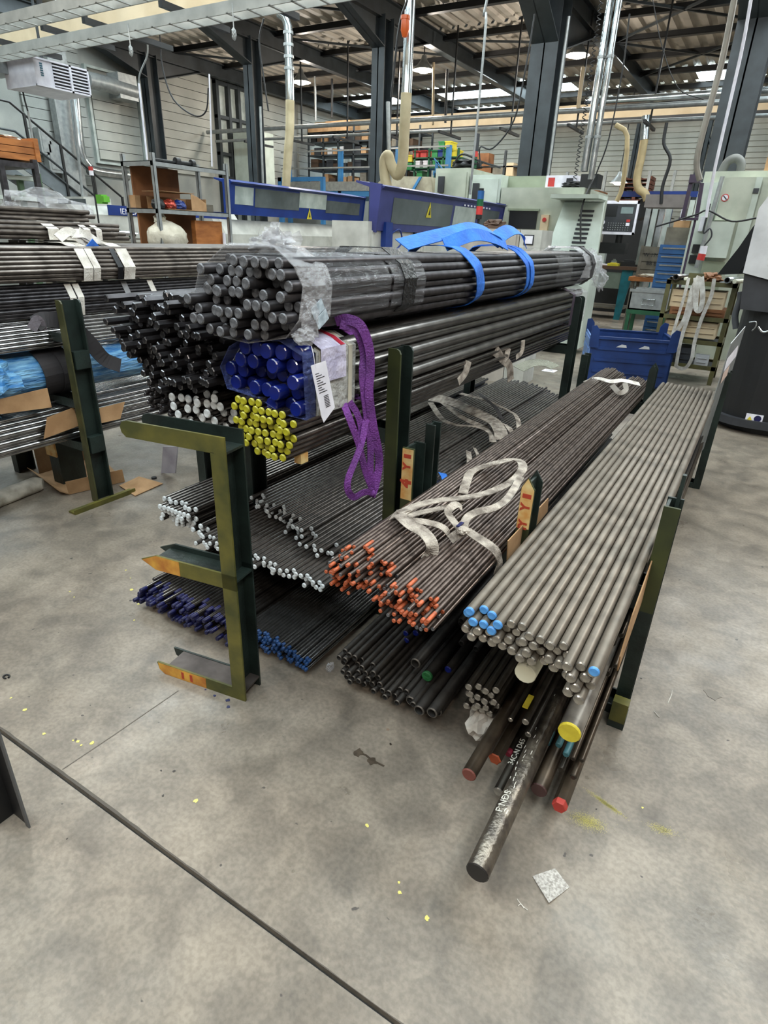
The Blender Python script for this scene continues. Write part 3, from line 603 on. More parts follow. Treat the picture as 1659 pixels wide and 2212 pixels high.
# shelf 1
bundle('steel_rod', [(-2.12, .031), (-1.53, .031), (-1.53, .1), (-1.7, .12), (-2.08, .125)], .0098, 1.44, 5.0, .06, 'round', MIDST, NAVY, 'steel rod with a navy painted tip near the floor', 'steel rod', 'navy-tipped rods', tip=.035, mtip=NAVY, seed=18, yawj=.002)
bundle('bright_rod', [(-1.52, .031), (-1.18, .031), (-1.17, .07), (-1.3, .1), (-1.52, .105)], .0072, 1.47, 5.0, .02, 'round', BRT, BTIP, 'thin bright rod with a mid-blue painted tip near the floor', 'steel rod', 'blue-tipped bright rods', tip=.012, mtip=BTIP, seed=19, gap=1.1, yawj=.0006)
bar('steel_rod', -2.06, 1.47, .139, .0085, 3.6, 'round', MIDST, BLKST, 'lone rod sticking out furthest left above the navy-tipped rods', 'steel rod')
# right rack upper cradle: orange wire rods and grey bars
def otip(x, z, q): return (ORTIP, q.choice((.004, .004, .012, .025, .05)), ORTIP) if q.random() < .82 else (None, 0, BLKEND)
bundle('wire_rod', [(-.985, .562), (-.77, .562), (-.77, .64), (-.83, .69), (-.93, .70), (-.985, .65)], .0066, 1.36, 5.0, .07, 'round', ORST, ORTIP, 'thin brown rod with an orange tip in the left strapped bundle', 'steel rod', 'left orange-tipped rods', seed=21, gap=1.08, tipvar=otip, yawj=.001, yf=lambda x, z: 1.36+(.67-z)*.3)
bundle('wire_rod', [(-.762, .562), (-.575, .562), (-.575, .615), (-.62, .65), (-.72, .66), (-.762, .63)], .0066, 1.3, 5.0, .05, 'round', ORST, ORTIP, 'thin brown rod with an orange tip in the right strapped bundle', 'steel rod', 'right orange-tipped rods', seed=22, gap=1.08, tipvar=otip, yawj=.001, yf=lambda x, z: 1.31+(.65-z)*.15)
def stip(x, z, q):
    if x < -.395 and z > .615: return (SKYB, .006, SKYB)
    return (None, 0, SILEND)
bundle('grey_bar', [(-.515, .562), (-.112, .562), (-.112, .655), (-.3, .662), (-.515, .662)], .0138, 1.33, 4.92, .025, 'round', SILV, SILEND, 'grey peeled round bar in the wide bundle at the right', 'steel bar', 'wide bundle of grey bars', seed=24, gap=1.07, tipvar=stip, yf=lambda x, z: 1.31+(-.05 if x > -.2 else .015)-(x+.3)*.05)
bar('grey_bar', -.127, 1.235, .672, .0134, 3.5, 'round', SILV, SILEND, 'grey bar with a sky-blue end at the right edge of the wide bundle', 'steel bar', None, .006, SKYB)
bar('round_nylon_bar', -.315, 1.36, .49, .031, 2.6, 'round', NYLON, NYLON, 'thick white plastic bar poking out under the grey bars', 'plastic bar')
# right rack lower cradle: dark tubes
bundle('dark_tube', [(-1.04, .042), (-.72, .042), (-.70, .075), (-.85, .1), (-.87, .155), (-1.05, .18)], .0125, 1.5, 4.8, .025, 'tube', TUBE, TUBRIM, 'small dark steel tube in the pile on the lower right rack', 'steel tube', 'small dark tubes', seed=26, yawj=.002, yf=lambda x, z: 1.50+.02*(x+1))
for x, y, z, r, lab in [(-.735, 1.5, .07, .020, 'leftmost of the three wide dark tubes at the floor edge'), (-.685, 1.47, .075, .021, 'middle of the three wide dark tubes at the floor edge'), (-.635, 1.47, .09, .021, 'rightmost of the three wide dark tubes at the floor edge'), (-.64, 1.53, .045, .019, 'wide dark tube low under the three open ones'), (-.775, 1.6, .155, .021, 'wide dark tube lying above the small tube pile')]:
    bar('dark_tube', x, y, z, r, 3.3, 'tube', TUBE, TUBRIM, lab, 'steel tube', 'wide dark tubes')
for x, y, z, r, mt, lab, c in [(-.885, 1.72, .17, .012, CAPB, 'dark tube with a blue plug, left of the plugged pair', 'steel tube'), (-.87, 1.7, .155, .012, CAPB, 'dark tube with a blue plug, right of the plugged pair', 'steel tube'), (-.842, 1.72, .19, .013, CAPB, 'dark tube with a blue plug lying highest', 'steel tube'), (-.66, 1.64, .15, .014, CAPB, 'dark bar with a blue plug lying beside the green-capped bar', 'steel bar')]:
    bar('dark_tube', x, y, z, r, 3.2, 'round', TUBE, mt, lab, c, 'blue-plugged tubes', .004, mt)
bar('dark_bar', -.725, 1.6, .115, .021, 3.3, 'round', TUBE, GREEN, 'dark bar with a crumpled green cap', 'steel bar', None, .012, GREEN)
for k, (x, z) in enumerate([(-.66, .2), (-.63, .25), (-.6, .3), (-.6, .2), (-.57, .34), (-.64, .33), (-.67, .3), (-.69, .25), (-.58, .4), (-.54, .44), (-.62, .38), (-1.0, .2), (-.97, .2), (-.93, .19), (-.91, .215), (-.8, .23), (-.78, .205), (-.7, .2)]):  # some sit in the middle gap, added to darken it
    bar('dark_tube', x, 1.75+.05*(k % 3), z, .0125, 3.1, 'tube', TUBE, TUBE, 'small dark tube lying on top of the lower right pile', 'steel tube', 'loose dark tubes on top')
# dark oily bars with glinting ends
bundle('oily_bar', [(-.545, .12), (-.44, .12), (-.425, .26), (-.52, .27)], .0132, 1.5, 4.7, .02, 'round', DKBAR, SILEND, 'oily dark bar with a glinting end in the small stack beside the white scrap', 'steel bar', 'small stack of oily bars', seed=31, yf=lambda x, z: 1.52-(z-.2)*.4)
q = MB(); a = Zp(1012, 1570, .05); q.blob((a.x+.04, a.y+.05, .07), (.055, .09, .05), 4, .35, 2, sub=3, flat=.07); tag(q.build('foam_scrap', mat('dirty_foam', '#d8d2c8', .8, 0, scale=14, dark='#a39a90')), 'crumpled white foam scrap under the small stack of oily bars', 'scrap')
def single(px, py, z, r, L_, kind, m_, me_, lab, tip=0, mt=None, yaw=0, cat='steel bar', roll=0, name='loose_bar', pitch=0):
    p = Zp(px, py, z); return bar(name, p.x, p.y, z, r, L_, kind, m_, me_, lab, cat, None, tip, mt, roll, yaw, pitch)
single(1012, 1675, .15, .0225, 3.4, 'round', BRBAR, mat('rust_red_end', '#7a4238', .6), 'brown round bar with a rust-red end, leftmost of the loose bars', .004, mat('rust_red_end', '#7a4238', .6), .0)
single(1068, 1641, .09, .019, 3.2, 'hex', BRBAR, mat('orange_red_end', '#b0502c', .6), 'hexagonal bar with an orange-red end', .004, mat('orange_red_end', '#b0502c', .6))
single(1102, 1556, .19, .0085, 3.1, 'round', DKBAR, SILEND, 'thin dark bar with a rounded bright end, left of its pair')
single(1134, 1561, .21, .012, 3.1, 'round', DKBAR, SILEND, 'dark bar with a shiny domed end right of the thin bar')
single(1140, 1588, .17, .0105, 3.1, 'round', DKBAR, SILEND, 'dark bar ending against the thick scuffed bar')
b1 = single(1076, 1712, .065, .0165, 3.3, 'round', DKBAR, SILEND, 'dark round bar with white hand-painted lettering')
b2 = single(1030, 1887, .12, .0315, 3.7, 'round', GRBAR, mat('dark_cut_end', '#33302e', .4, .4), 'thickest scuffed grey bar reaching furthest forward over the floor', yaw=.012)
single(1163, 1708, .08, .026, 3.3, 'round', BRBAR, mat('dark_maroon_end', '#4a302e', .5), 'thick brown bar with a dark maroon end right of the longest bar')
single(1207, 1745, .075, .0195, 3.4, 'hex', BRBAR, REDTIP, 'brown hexagonal bar with a bright red end', .02, REDTIP, 0)
single(1229, 1584, .32, .033, 3.3, 'round', mat('pale_worn_bar', '#a39d94', .35, .6, scale=14, dark='#6f6963'), YEND, 'thick pale grey bar with a yellow painted end', .008, YEND)
for px, py, z, r, lab in [(1182, 1607, .11, .0095, 'slim bar with a teal end, leftmost of three'), (1206, 1611, .15, .0105, 'slim bar with a teal end, middle of three'), (1222, 1631, .16, .0105, 'slim bar with a teal end, rightmost of three')]: single(px, py, z, r, 3.2, 'round', DKBAR, TEAL, lab, .06, TEAL)
single(1212, 1663, .12, .0105, 3.2, 'round', DKBAR, DKBAR, 'short-ended dark bar just below the teal-ended bars')
single(1238, 1680, .15, .0105, 3.2, 'round', BRBAR, DKBAR, 'brown slim bar right of the red-ended hexagonal bar'); single(1256, 1644, .19, .008, 3.2, 'round', BRBAR, DKBAR, 'thin brown rod at the right edge of the loose bars')
single(1237, 1640, .17, .008, 3.2, 'round', BRBAR, DKBAR, 'thin brown rod left of the right edge rod', 0, None)
single(1097, 1630, .06, .012, 3.2, 'round', DKBAR, mat('crimson_end', '#8e2038', .6), 'dark bar with a crimson end peeking out behind the lettered bar', .02, mat('crimson_end', '#8e2038', .6))
for k, (x, z, r) in enumerate([(-.46, .3, .014), (-.42, .33, .013), (-.38, .36, .013), (-.2, .24, .02), (-.28, .28, .022), (-.14, .3, .013), (-.12, .33, .012), (-.15, .38, .012), (-.36, .24, .016), (-.24, .2, .02), (-.5, .33, .012), (-.13, .42, .01), (-.118, .36, .009)]):
    bar('loose_bar', x, 1.72+.03*(k % 4), z, r, 3.0, 'round', DKBAR if k % 3 else BRBAR, DKBAR, 'dark loose bar deeper in the lower right cradle', 'steel bar', 'deeper loose bars')
q = MB(); a = Zp(1140, 1515, .24); q.box((a.x-.008, a.y-.03, .235), (a.x+.01, a.y+.035, .24)); tag(q.build('yellow_tag', YEND), 'small yellow tag among the loose bars', 'tag')
# lettering on the two bars
PAINTW = mat('white_paint_marker', '#e6e2d6', .6)
def along(bo, s, txt, r, y, phi, size):      # write along a bar axis (+y towards the back)
    n = Vector((math.sin(phi), 0, math.cos(phi))); c = Vector(bo.location)+Vector((0, y, 0))+n*(r+.0006); tn = Vector((math.cos(phi), 0, -math.sin(phi)))
    text(txt, size, frame(c-Vector((bo.location[0]*0, 0, 0)), (0, 1, 0), -tn), PAINTW, None if False else bo, 'hand_lettering', .0003)
along(b1, 1, '34C-N D65', .0165, .17, -.15, .026)
along(b2, 1, 'F ND5', .0315, .22, -.35, .03)
rr = random.Random(7)
for k in range(26):
    y = rr.uniform(.15, .75); phi = rr.uniform(-.6, .5)-y*.3; n = Vector((math.sin(phi), 0, math.cos(phi))); c = Vector(b2.location)+Vector((-.012*y, y, 0))+n*.0318
    q = MB(); L_ = rr.uniform(.004, .018); q.ribbon([c, c+Vector((0, L_, 0))+Vector((rr.uniform(-.002, .002), 0, 0))], rr.uniform(.0012, .003), up=n, th=.0004); 
    if k == 0: acc = q
    else: acc.add(q.v, q.f)
acc.build('chalk_scuffs', PAINTW, b2)
# far left rack rods
LFT = mat('brownish_bar_steel', '#7d746d', .34, .75, scale=12, dark='#57504b')
YL0, YL1 = -1.2, 4.9
TOPR = lambda xr, zt, d: (lambda x, z, q: x > xr-d or z > zt-d)
bundle('steel_bar', [(-4.15, 1.3), (-3.45, 1.29), (-3.43, 1.36), (-3.5, 1.46), (-3.62, 1.485), (-4.15, 1.485)], .0125, YL0, YL1, .03, 'round', LFT, LFT, 'grey-brown bar in the upper strapped bundle of the far left rack', 'steel bar', 'upper far left bundle', seed=41, keep=TOPR(-3.43, 1.485, .065) if False else (lambda x, z, q: x > -3.53 or z > 1.44))
bundle('steel_bar', [(-3.95, 1.10), (-3.48, 1.10), (-3.46, 1.2), (-3.5, 1.27), (-3.95, 1.28)], .0098, YL0, YL1, .03, 'round', BLKST, BLKST, 'dark slim bar in the second strapped bundle of the far left rack', 'steel bar', 'second far left bundle', seed=42, keep=(lambda x, z, q: x > -3.54))
bundle('steel_bar', [(-3.75, .94), (-3.41, .94), (-3.41, .98), (-3.5, 1.09), (-3.75, 1.09)], .0105, YL0, YL1, .02, 'round', BRT, BRT, 'bright steel bar above the blue-wrapped bundle', 'steel bar', 'bright bars above the blue wrap', seed=43, keep=(lambda x, z, q: x > -3.5 or z > 1.06))
PW = [(-3.42+.145*math.cos(a)-.145, .795+.125*math.sin(a)) for a in [k*math.pi/7 for k in range(14)]]
bundle('steel_bar', [(-3.565+(x+3.565)*.93, .795+(z-.795)*.93) for x, z in PW], .014, -1.0, 4.8, .01, 'round', BRT, BRT, 'bar inside the blue film-wrapped bundle', 'steel bar', 'blue-wrapped bars', seed=44, keep=lambda x, z, q: (x+3.565)**2/.145**2+(z-.795)**2/.125**2 > .45 and x > -3.6)
bundle('steel_bar', [(-3.85, .39), (-3.4, .39), (-3.4, .5), (-3.46, .6), (-3.85, .62)], .0125, YL0, YL1, .03, 'round', BRT, BRT, 'bright bar in the lowest layers of the far left rack', 'steel bar', 'lowest bright bars', seed=45, keep=(lambda x, z, q: x > -3.5 or z > .58))
bundle('steel_bar', [(-4.6, 1.5), (-3.75, 1.5), (-3.75, 1.56), (-3.85, 1.6), (-4.6, 1.6)], .0135, -2.6, 2.85, .08, 'round', LFT, LFT, 'grey bar in the strapped bundle atop the far left rack', 'steel bar', 'top far left bundle', seed=46, keep=(lambda x, z, q: x > -3.9 or z > 1.56))
bundle('steel_bar', [(-4.7, 1.6), (-3.95, 1.6), (-3.95, 1.67), (-4.7, 1.67)], .0135, -2.6, 2.75, .08, 'round', LFT, LFT, 'grey bar in the topmost layer of the far left rack', 'steel bar', 'topmost far left bars', seed=47, keep=(lambda x, z, q: x > -4.1 or z > 1.63))
# ------------------------------------------------------------------ films, slings, tags on the bundles
def shelled(name, P_, segs, m_, label, cat, **k):
    q = MB()
    for y0, y1, off in segs: q.shell(P_, y0, y1, off, **k)
    return tag(q.build(name, m_), label, cat)
shelled('stretch_film', PA, [(1.6, 1.98, .005)], FILM, 'clear stretch film tightly wrapping the front of the black bar bundle', 'plastic film', jit=.0015, seg=14)
q = MB(); q.shell(PA, 1.46, 1.62, .014, jit=.008, seg=6, seed=3, off2=.007); 
rr = random.Random(2)
P2 = spl([(p[0], 0, p[1]) for p in PA+[PA[0]]], 4)
tag(q.build('crumpled_film', FILMW), 'crumpled translucent film collar at the open front of the wrapped bundle', 'plastic film')
q = MB()
def tuft(q, c, d, n, L_, seed, spread=.5):
    rr = random.Random(seed)
    for k in range(n):
        a = Vector(c)+Vector((rr.uniform(-.05, .05), rr.uniform(-.05, .05), rr.uniform(-.01, .01))); v = Vector(d)+Vector((rr.uniform(-spread, spread), rr.uniform(-spread, spread), rr.uniform(-.3, .5)*spread)); L = L_*rr.uniform(.4, 1)
        q.ribbon([a, a+v*L*.5+Vector((rr.uniform(-.01, .01), rr.uniform(-.01, .01), 0)), a+v*L], rr.uniform(.02, .05), up=(rr.uniform(-1, 1), rr.uniform(-1, 1), .2), th=.0008)
q.blob((-1.33, 1.53, 1.56), (.08, .05, .025), 5, .6, 3)
tuft(q, (-1.33, 1.54, 1.565), (.05, .05, 1), 14, .055, 5, .35)
tag(q.build('film_tuft', FILMW), 'torn tuft of clear film standing up on top of the wrapped bundle', 'plastic film')
q = MB(); a = Xp(655, 650, -1.15); q.blob((-1.16, 1.5, 1.36), (.02, .035, .06), 9, .5, 3, sub=3); q.blob((-1.16, 1.47, 1.31), (.03, .04, .025), 19, .5, 3, sub=3)
tag(q.build('film_flap', FILMW), 'hanging flap of crumpled film with a faded label at the wrapped bundle corner', 'plastic film')
q = MB(); 
for k, (dx, dz) in enumerate(((0, 0), (.004, -.035))): q.box((-1.152+dx, 1.5, 1.37+dz), (-1.1505+dx, 1.56, 1.405+dz), 0, Matrix.Translation((0, 1.53, 1.38))@Matrix.Rotation(.5, 4, 'X')@Matrix.Translation((0, -1.53, -1.38)))
tag(q.build('faded_label', mat('faded_label', '#b9c6cf', .6, 0, scale=60, dark='#8d9ba6')), 'faded printed label stuck in the crumpled film flap', 'label')
for y0, y1, lab in ((2.0, 2.08, 'clear film band around the wrapped bundle, before the black strap'), (2.17, 2.25, 'clear film band around the wrapped bundle, behind the black strap'), (4.08, 4.42, 'clear film band near the far end of the wrapped bundle')):
    shelled('stretch_film', PA, [(y0, y1, .006)], FILM, lab, 'plastic film', jit=.001, seg=3)
shelled('black_strap', PA, [(2.075, 2.17, .0085)], mat('black_film_band', '#1b1b1d', .25, bump=.5), 'black band around the wrapped bundle between two film bands', 'strap')
o = shelled('end_film', PA, [(4.72, 5.09, .012)], FILMW, 'film hood over the far end of the wrapped bundle', 'plastic film', jit=.01, seg=6)
q = MB(); q.blob((-1.22, 5.12, 1.44), (.09, .07, .1), 12, .6, 3); q.blob((-1.12, 5.1, 1.34), (.05, .06, .07), 13, .7, 3); tag(q.build('film_bunch', FILMW), 'bunched film knot hanging at the far end of the wrapped bundle', 'plastic film')
shelled('dark_film_strip', PA, [(4.9, 4.99, .02)], STRAPK, 'dark strip tied round the far end of the wrapped bundle', 'strap')
shelled('end_film', [(p[0], p[1]) for p in PC], [(4.6, 4.95, .012)], FILMW, 'pale film wrap around the far end of the blue-capped tubes', 'plastic film', jit=.004, seg=5)
shelled('end_strap', PC, [(4.54, 4.6, .013)], mat('dark_plum_band', '#4a3f4c', .6), 'dark plum band at the far end of the blue-capped tubes', 'strap')
# blue lifting sling, two loops and a bunched top
t = thing('lifting_sling', 'bright blue lifting sling looped twice over the wrapped bundle', 'sling', (-1.3, 2.9, 1.55))
def loop(y0, y1, off, m_, par, w_, lean=.12, th=.004, PP=PA, name='loop'):
    q = MB(); c = (-1.38, 1.42); ring = spl([(p[0], 0, p[1]) for p in PP+[PP[0]]], 3); pts = []; ups = []
    cz = sum(p[1] for p in PP)/len(PP); cx = sum(p[0] for p in PP)/len(PP)
    for p in ring:
        d = (Vector((p[0]-cx, 0, p[2]-cz))).normalized(); pts.append(Vector((p[0], y0+(y1-y0)*(1-(p[2]-cz)/.13)*.5, p[2]))+d*off); ups.append(d)
    q.ribbon(pts, w_, ups=ups, th=th); return q.build(name, m_, par)
loop(2.72, 2.86, .012, STRAPB, t, .085); loop(3.42, 3.54, .012, STRAPB, t, .07); loop(3.47, 3.58, .018, STRAPB, t, .06)
q = MB(); q.ribbon(spl([(-1.42, 2.5, 1.56), (-1.36, 2.7, 1.6), (-1.3, 2.85, 1.63), (-1.28, 3.0, 1.645), (-1.25, 3.15, 1.62), (-1.26, 3.22, 1.57)]), .09, up=(.5, 0, 1), th=.004)
q.ribbon(spl([(-1.26, 3.15, 1.575), (-1.25, 3.25, 1.62), (-1.25, 3.4, 1.645), (-1.24, 3.52, 1.625), (-1.22, 3.56, 1.565)]), .08, up=(.6, 0, 1), th=.004)
q.ribbon(spl([(-1.3, 2.68, 1.565), (-1.24, 2.85, 1.61), (-1.22, 3.05, 1.6), (-1.2, 3.2, 1.57)]), .06, up=(1, 0, .6), th=.004); q.build('folded_top', STRAPB, t)
# film sleeve, paperwork and hanging tag on the blue-capped tubes
shelled('stretch_film', PC, [(1.535, 1.76, .006)], mat('milky_film', '#c9c9c4', .2, 0, scale=25, alpha=.72, bump=.8, bscale=40, dark='#a3a3a0'), 'milky film sleeve around the front of the blue-capped tubes', 'plastic film', jit=.001, seg=8)
for y0, lab in ((1.55, 'cream strapping band at the front of the milky film sleeve'), (1.715, 'cream strapping band at the back of the milky film sleeve')): shelled('band', PC, [(y0, y0+.022, .009)], mat('cream_band', '#c9c3b2', .5), lab, 'strap')
q = MB(); q.shell(PC, 1.475, 1.53, .004, jit=.004, seg=3, seed=4); tag(q.build('film_lip', mat('blue_tinted_film', '#5a68a8', .15, 0, alpha=.35, bump=1)), 'loose film lip over the blue caps', 'plastic film')
t = thing('delivery_paper', 'white delivery paper in a pouch with a red stripe, on the tube bundle', 'paper', (-1.16, 1.6, 1.25))
q = MB(); q.ribbon(spl([(-1.27, 1.6, 1.3), (-1.19, 1.605, 1.285), (-1.158, 1.61, 1.25), (-1.155, 1.61, 1.2), (-1.155, 1.61, 1.165)], 4), .12, ups=None, up=(1, 0, .8), th=.001)
q.v = []; q.f = []; q.m = []; q.sm = []
Q_ = [(-1.3, 1.302), (-1.26, 1.3), (-1.2, 1.284), (-1.159, 1.262), (-1.157, 1.2), (-1.157, 1.155)]
for (xa, za), (xb, zb) in zip(Q_, Q_[1:]): q.add([(xa, 1.55, za), (xa, 1.69, za), (xb, 1.69, zb), (xb, 1.55, zb)], [(0, 1, 2, 3)])
q.build('sheet', mat('pouched_paper', '#d4cfe2', .3, 0, scale=12, dark='#a8a3bd', bump=.6, bscale=30), t)
q = MB(); 
for (xa, za), (xb, zb) in zip(Q_[1:3], Q_[2:4]): q.add([(xa, 1.66, za+.001), (xa, 1.685, za+.001), (xb+.001, 1.685, zb+.001), (xb+.001, 1.66, zb+.001)], [(0, 1, 2, 3)])
q.build('red_stripe', mat('red_stripe', '#b5233a', .4), t)
t = thing('hanging_tag', 'white barcode tag hanging from a loop beside the blue-capped tubes', 'tag', (-1.13, 1.5, 1.2))
tl = [Xp(671, 790, -1.13), Xp(703, 779, -1.13), Xp(723, 880, -1.125), Xp(699, 913, -1.125), Xp(694, 900, -1.125)]
tl = [Vector(p) for p in tl]; q = MB(); q.prism(tl, (.001, 0, 0)); q.build('card', PAPER, t)
tu = (tl[1]-tl[0]).normalized(); tv = (tl[2]-tl[1]).normalized()
q = MB(); o_ = tl[0]+Vector((.0013, 0, 0))
for k in range(9): q.prism([o_+tu*.012+tv*(.03+k*.008), o_+tu*(.03+.012*((k*7) % 3))+tv*(.03+k*.008), o_+tu*(.03+.012*((k*7) % 3))+tv*(.0325+k*.008), o_+tu*.012+tv*(.0325+k*.008)], (.0004, 0, 0))
for k in range(8): q.prism([o_+tu*.03+tv*(.11+k*.0055), o_+tu*.055+tv*(.11+k*.0055), o_+tu*.055+tv*(.1125+k*.0055), o_+tu*.03+tv*(.1125+k*.0055)], (.0004, 0, 0))
q.build('printed_lines', INK, t)
q = MB(); q.tube(spl([tl[0]+tu*.02+tv*.012, tl[0]+tu*.015+Vector((0, 0, .03)), (-1.15, 1.49, 1.28)], 4), .0012, 5); q.build('tie', PAPER, t)
# purple sling
t = thing('lifting_sling', 'purple lifting sling hanging in long loops from the tube bundle', 'sling', (-1.13, 1.75, 1.0))
def rx(pts, w_, m_, name, par, x0=-1.14, up=(1, -.5, 0), th=.003, n=5):
    q = MB(); q.ribbon(spl([Xp(p[0], p[1], x0 if len(p) < 3 else p[2]) for p in pts], n), w_, up=up, th=th); return q.build(name, m_, par)
rx([(725, 694, -1.2), (752, 690, -1.16), (780, 705, -1.13), (797, 750, -1.12), (800, 800, -1.12), (797, 850, -1.12), (806, 920, -1.12), (819, 990, -1.12), (812, 1045, -1.12), (803, 1072, -1.12)], .034, STRAPP, 'webbing', t, up=(1, -.55, 0))
rx([(735, 700, -1.18), (768, 712, -1.145), (785, 760, -1.14), (783, 810, -1.135), (790, 880, -1.13), (800, 960, -1.13), (800, 1020, -1.13), (806, 1070, -1.125)], .03, STRAPP, 'webbing', t, up=(1, -.4, 0))
rx([(742, 872, -1.17), (757, 910, -1.14), (775, 960, -1.13), (790, 1020, -1.125), (808, 1066, -1.12)], .026, STRAPP, 'webbing', t, up=(1, -.5, 0))
rx([(808, 1062, -1.12), (785, 1064, -1.12), (765, 1074, -1.12), (752, 1060, -1.12), (752, 1035, -1.12), (765, 1000, -1.12), (780, 960, -1.125), (788, 920, -1.13), (795, 870, -1.14)], .026, STRAPP, 'webbing', t, up=(1, -.6, 0))
rx([(755, 868, -1.16), (772, 895, -1.145), (780, 930, -1.14), (776, 965, -1.13), (786, 1010, -1.13)], .024, STRAPP, 'webbing', t, up=(1, -.5, 0))
q = MB(); q.blob(Xp(805, 1066, -1.12), (.012, .012, .016), 3, .2); q.build('stitched_eye', STRAPP, t)
shelled('sling_loop', PC, [(1.8, 1.835, .006)], STRAPP, 'purple sling turn passing round the tube bundle', 'sling')
# small orange-marked block between the arms
p = Xp(657, 985, -1.25); q = MB(); q.box((-1.27, p.y-.03, .86), (-1.24, p.y+.01, .895)); tag(q.build('wood_block', TAPE), 'small tan block tucked under the yellow-ended bars', 'block')
# grimy slings lying over the middle shelf bars (deeper) and over the orange-tipped bundles
def rz(pts, w_, m_, name, par, z0, up=(0, 0, 1), th=.003, n=5, lift=0):
    q = MB(); q.ribbon(spl([Zp(p[0], p[1], (z0 if len(p) < 3 else p[2])) for p in pts], n), w_*.85, up=up, th=th); return q.build(name, m_, par)
t = thing('lifting_sling', 'dirty white lifting sling lying in loops over the deeper middle-shelf bars', 'sling', Zp(1040, 900, .45))
rz([(932, 858, .46), (975, 868, .47), (1030, 892, .49), (1065, 910, .5), (1080, 930, .5), (1084, 950, .47)], .1, STRAPG, 'webbing', t, .47, up=(.3, -.6, 1))
rz([(930, 870, .45), (955, 905, .45), (985, 918, .46), (1030, 922, .47), (1060, 935, .48), (1065, 955, .47)], .05, STRAPG, 'webbing', t, .46)
rz([(955, 868, .45), (1000, 903, .45), (1050, 925, .46), (1078, 945, .46), (1088, 965, .44), (1082, 985, .4)], .05, STRAPG, 'webbing', t, .46, up=(.5, -.6, 1))
rz([(995, 850, .45), (1050, 865, .46), (1100, 888, .47), (1118, 905, .47), (1122, 940, .42)], .045, STRAPG, 'webbing', t, .46, up=(.6, -.4, 1))
rz([(1088, 915, .45), (1100, 925, .46), (1112, 945, .4)], .05, STRAPG, 'webbing', t, .46, up=(.6, -.4, 1))
rz([(1012, 975, .44), (1014, 1000, .44), (1010, 1030, .42)], .04, STRAPG, 'webbing', t, .45, up=(.6, -.4, 1)); rz([(1025, 968, .44), (1032, 985, .44), (1029, 1005, .42)], .025, STRAPG, 'webbing', t, .45, up=(.6, -.4, 1))
rz([(1035, 850, .46), (1070, 880, .47), (1083, 905, .47)], .03, STRAPK, 'tail', t, .46)
t = thing('lifting_sling', 'frayed white sling hanging under the tubes near the rear frame', 'sling', Xp(1090, 790, -1.3))
rx([(1070, 755, -1.2), (1085, 775, -1.2), (1100, 790, -1.2), (1103, 822, -1.2)], .05, STRAPG, 'webbing', t, up=(1, -.5, 0)); rx([(1098, 752, -1.2), (1092, 775, -1.2), (1080, 770, -1.2), (1068, 760, -1.2)], .04, STRAPG, 'webbing', t, up=(1, -.5, 0))
rx([(1130, 735, -1.18), (1127, 760, -1.18), (1115, 772, -1.18)], .03, STRAPG, 'webbing', t, up=(1, -.5, 0)); rx([(1012, 780, -1.19), (1005, 805, -1.19), (990, 825, -1.19)], .04, STRAPG, 'webbing', t, up=(1, -.5, 0))
t = thing('lifting_sling', 'long grimy white sling looped around both orange-tipped bundles', 'sling', Zp(950, 1100, .7))
rz([(830, 1152, .64), (838, 1125, .68), (858, 1108, .72), (880, 1100, .725)], .052, STRAPG, 'webbing', t, .7, up=(-.4, -.3, 1))
rz([(866, 1110, .725), (890, 1096, .725), (940, 1082, .725), (1010, 1074, .72), (1060, 1062, .71), (1105, 1040, .72), (1128, 1015, .74), (1125, 998, .74), (1105, 993, .73), (1060, 1003, .72), (1020, 1018, .7), (1008, 1040, .7), (1000, 1066, .69)], .044, STRAPG, 'webbing', t, .71, n=6)
rz([(876, 1118, .725), (905, 1108, .715), (960, 1096, .71), (1000, 1082, .705)], .036, STRAPG, 'webbing', t, .71)
rz([(862, 1112, .73), (885, 1132, .725), (915, 1150, .715), (932, 1172, .7), (933, 1192, .67), (921, 1212, .63)], .05, STRAPG, 'webbing', t, .7, up=(.5, -.5, 1))
rz([(888, 1124, .725), (920, 1128, .715), (950, 1136, .705), (966, 1148, .69), (972, 1166, .65)], .028, STRAPG, 'webbing', t, .7, up=(.3, -.5, 1))
rz([(972, 1166, .67), (990, 1153, .69), (1005, 1146, .70), (1030, 1160, .70), (1060, 1180, .69), (1075, 1196, .67), (1079, 1215, .63), (1074, 1236, .58)], .038, STRAPG, 'webbing', t, .7, up=(.5, -.5, 1))
rz([(998, 1148, .70), (975, 1120, .71), (968, 1104, .72), (985, 1090, .73), (998, 1098, .71)], .034, STRAPG, 'webbing', t, .7, up=(.5, -.3, 1))
rz([(1000, 1145, .7), (1008, 1120, .72), (1030, 1106, .73), (1070, 1096, .73), (1100, 1072, .73), (1125, 1030, .74)], .034, STRAPG, 'webbing', t, .7, up=(.2, -.6, 1))
q = MB(); q.blob(Zp(1000, 1146, .705), (.022, .022, .014), 5, .3); q.build('knot', STRAPG, t); q = MB(); p = Zp(994, 1133, .715); q.box((p.x-.006, p.y-.02, p.z-.002), (p.x+.006, p.y+.02, p.z+.002)); q.build('blue_tab', NAVY, t)
t = thing('blue_wrap_scrap', 'dark blue crumpled wrap with a pale blue strap around the middle-shelf bars', 'plastic film', Zp(965, 1050, .43))
q = MB(); p = Zp(965, 1052, .41); q.blob((p.x, p.y, .42), (.07, .17, .03), 6, .4, 3, flat=.02); q.build('wrap', mat('navy_film', '#182a66', .2, 0, bump=1, dark='#101c48'), t)
rz([(955, 1022, .46), (962, 1034, .47), (963, 1046, .45)], .05, STRAPB, 'strap', t, .45, up=(.5, -.4, 1))
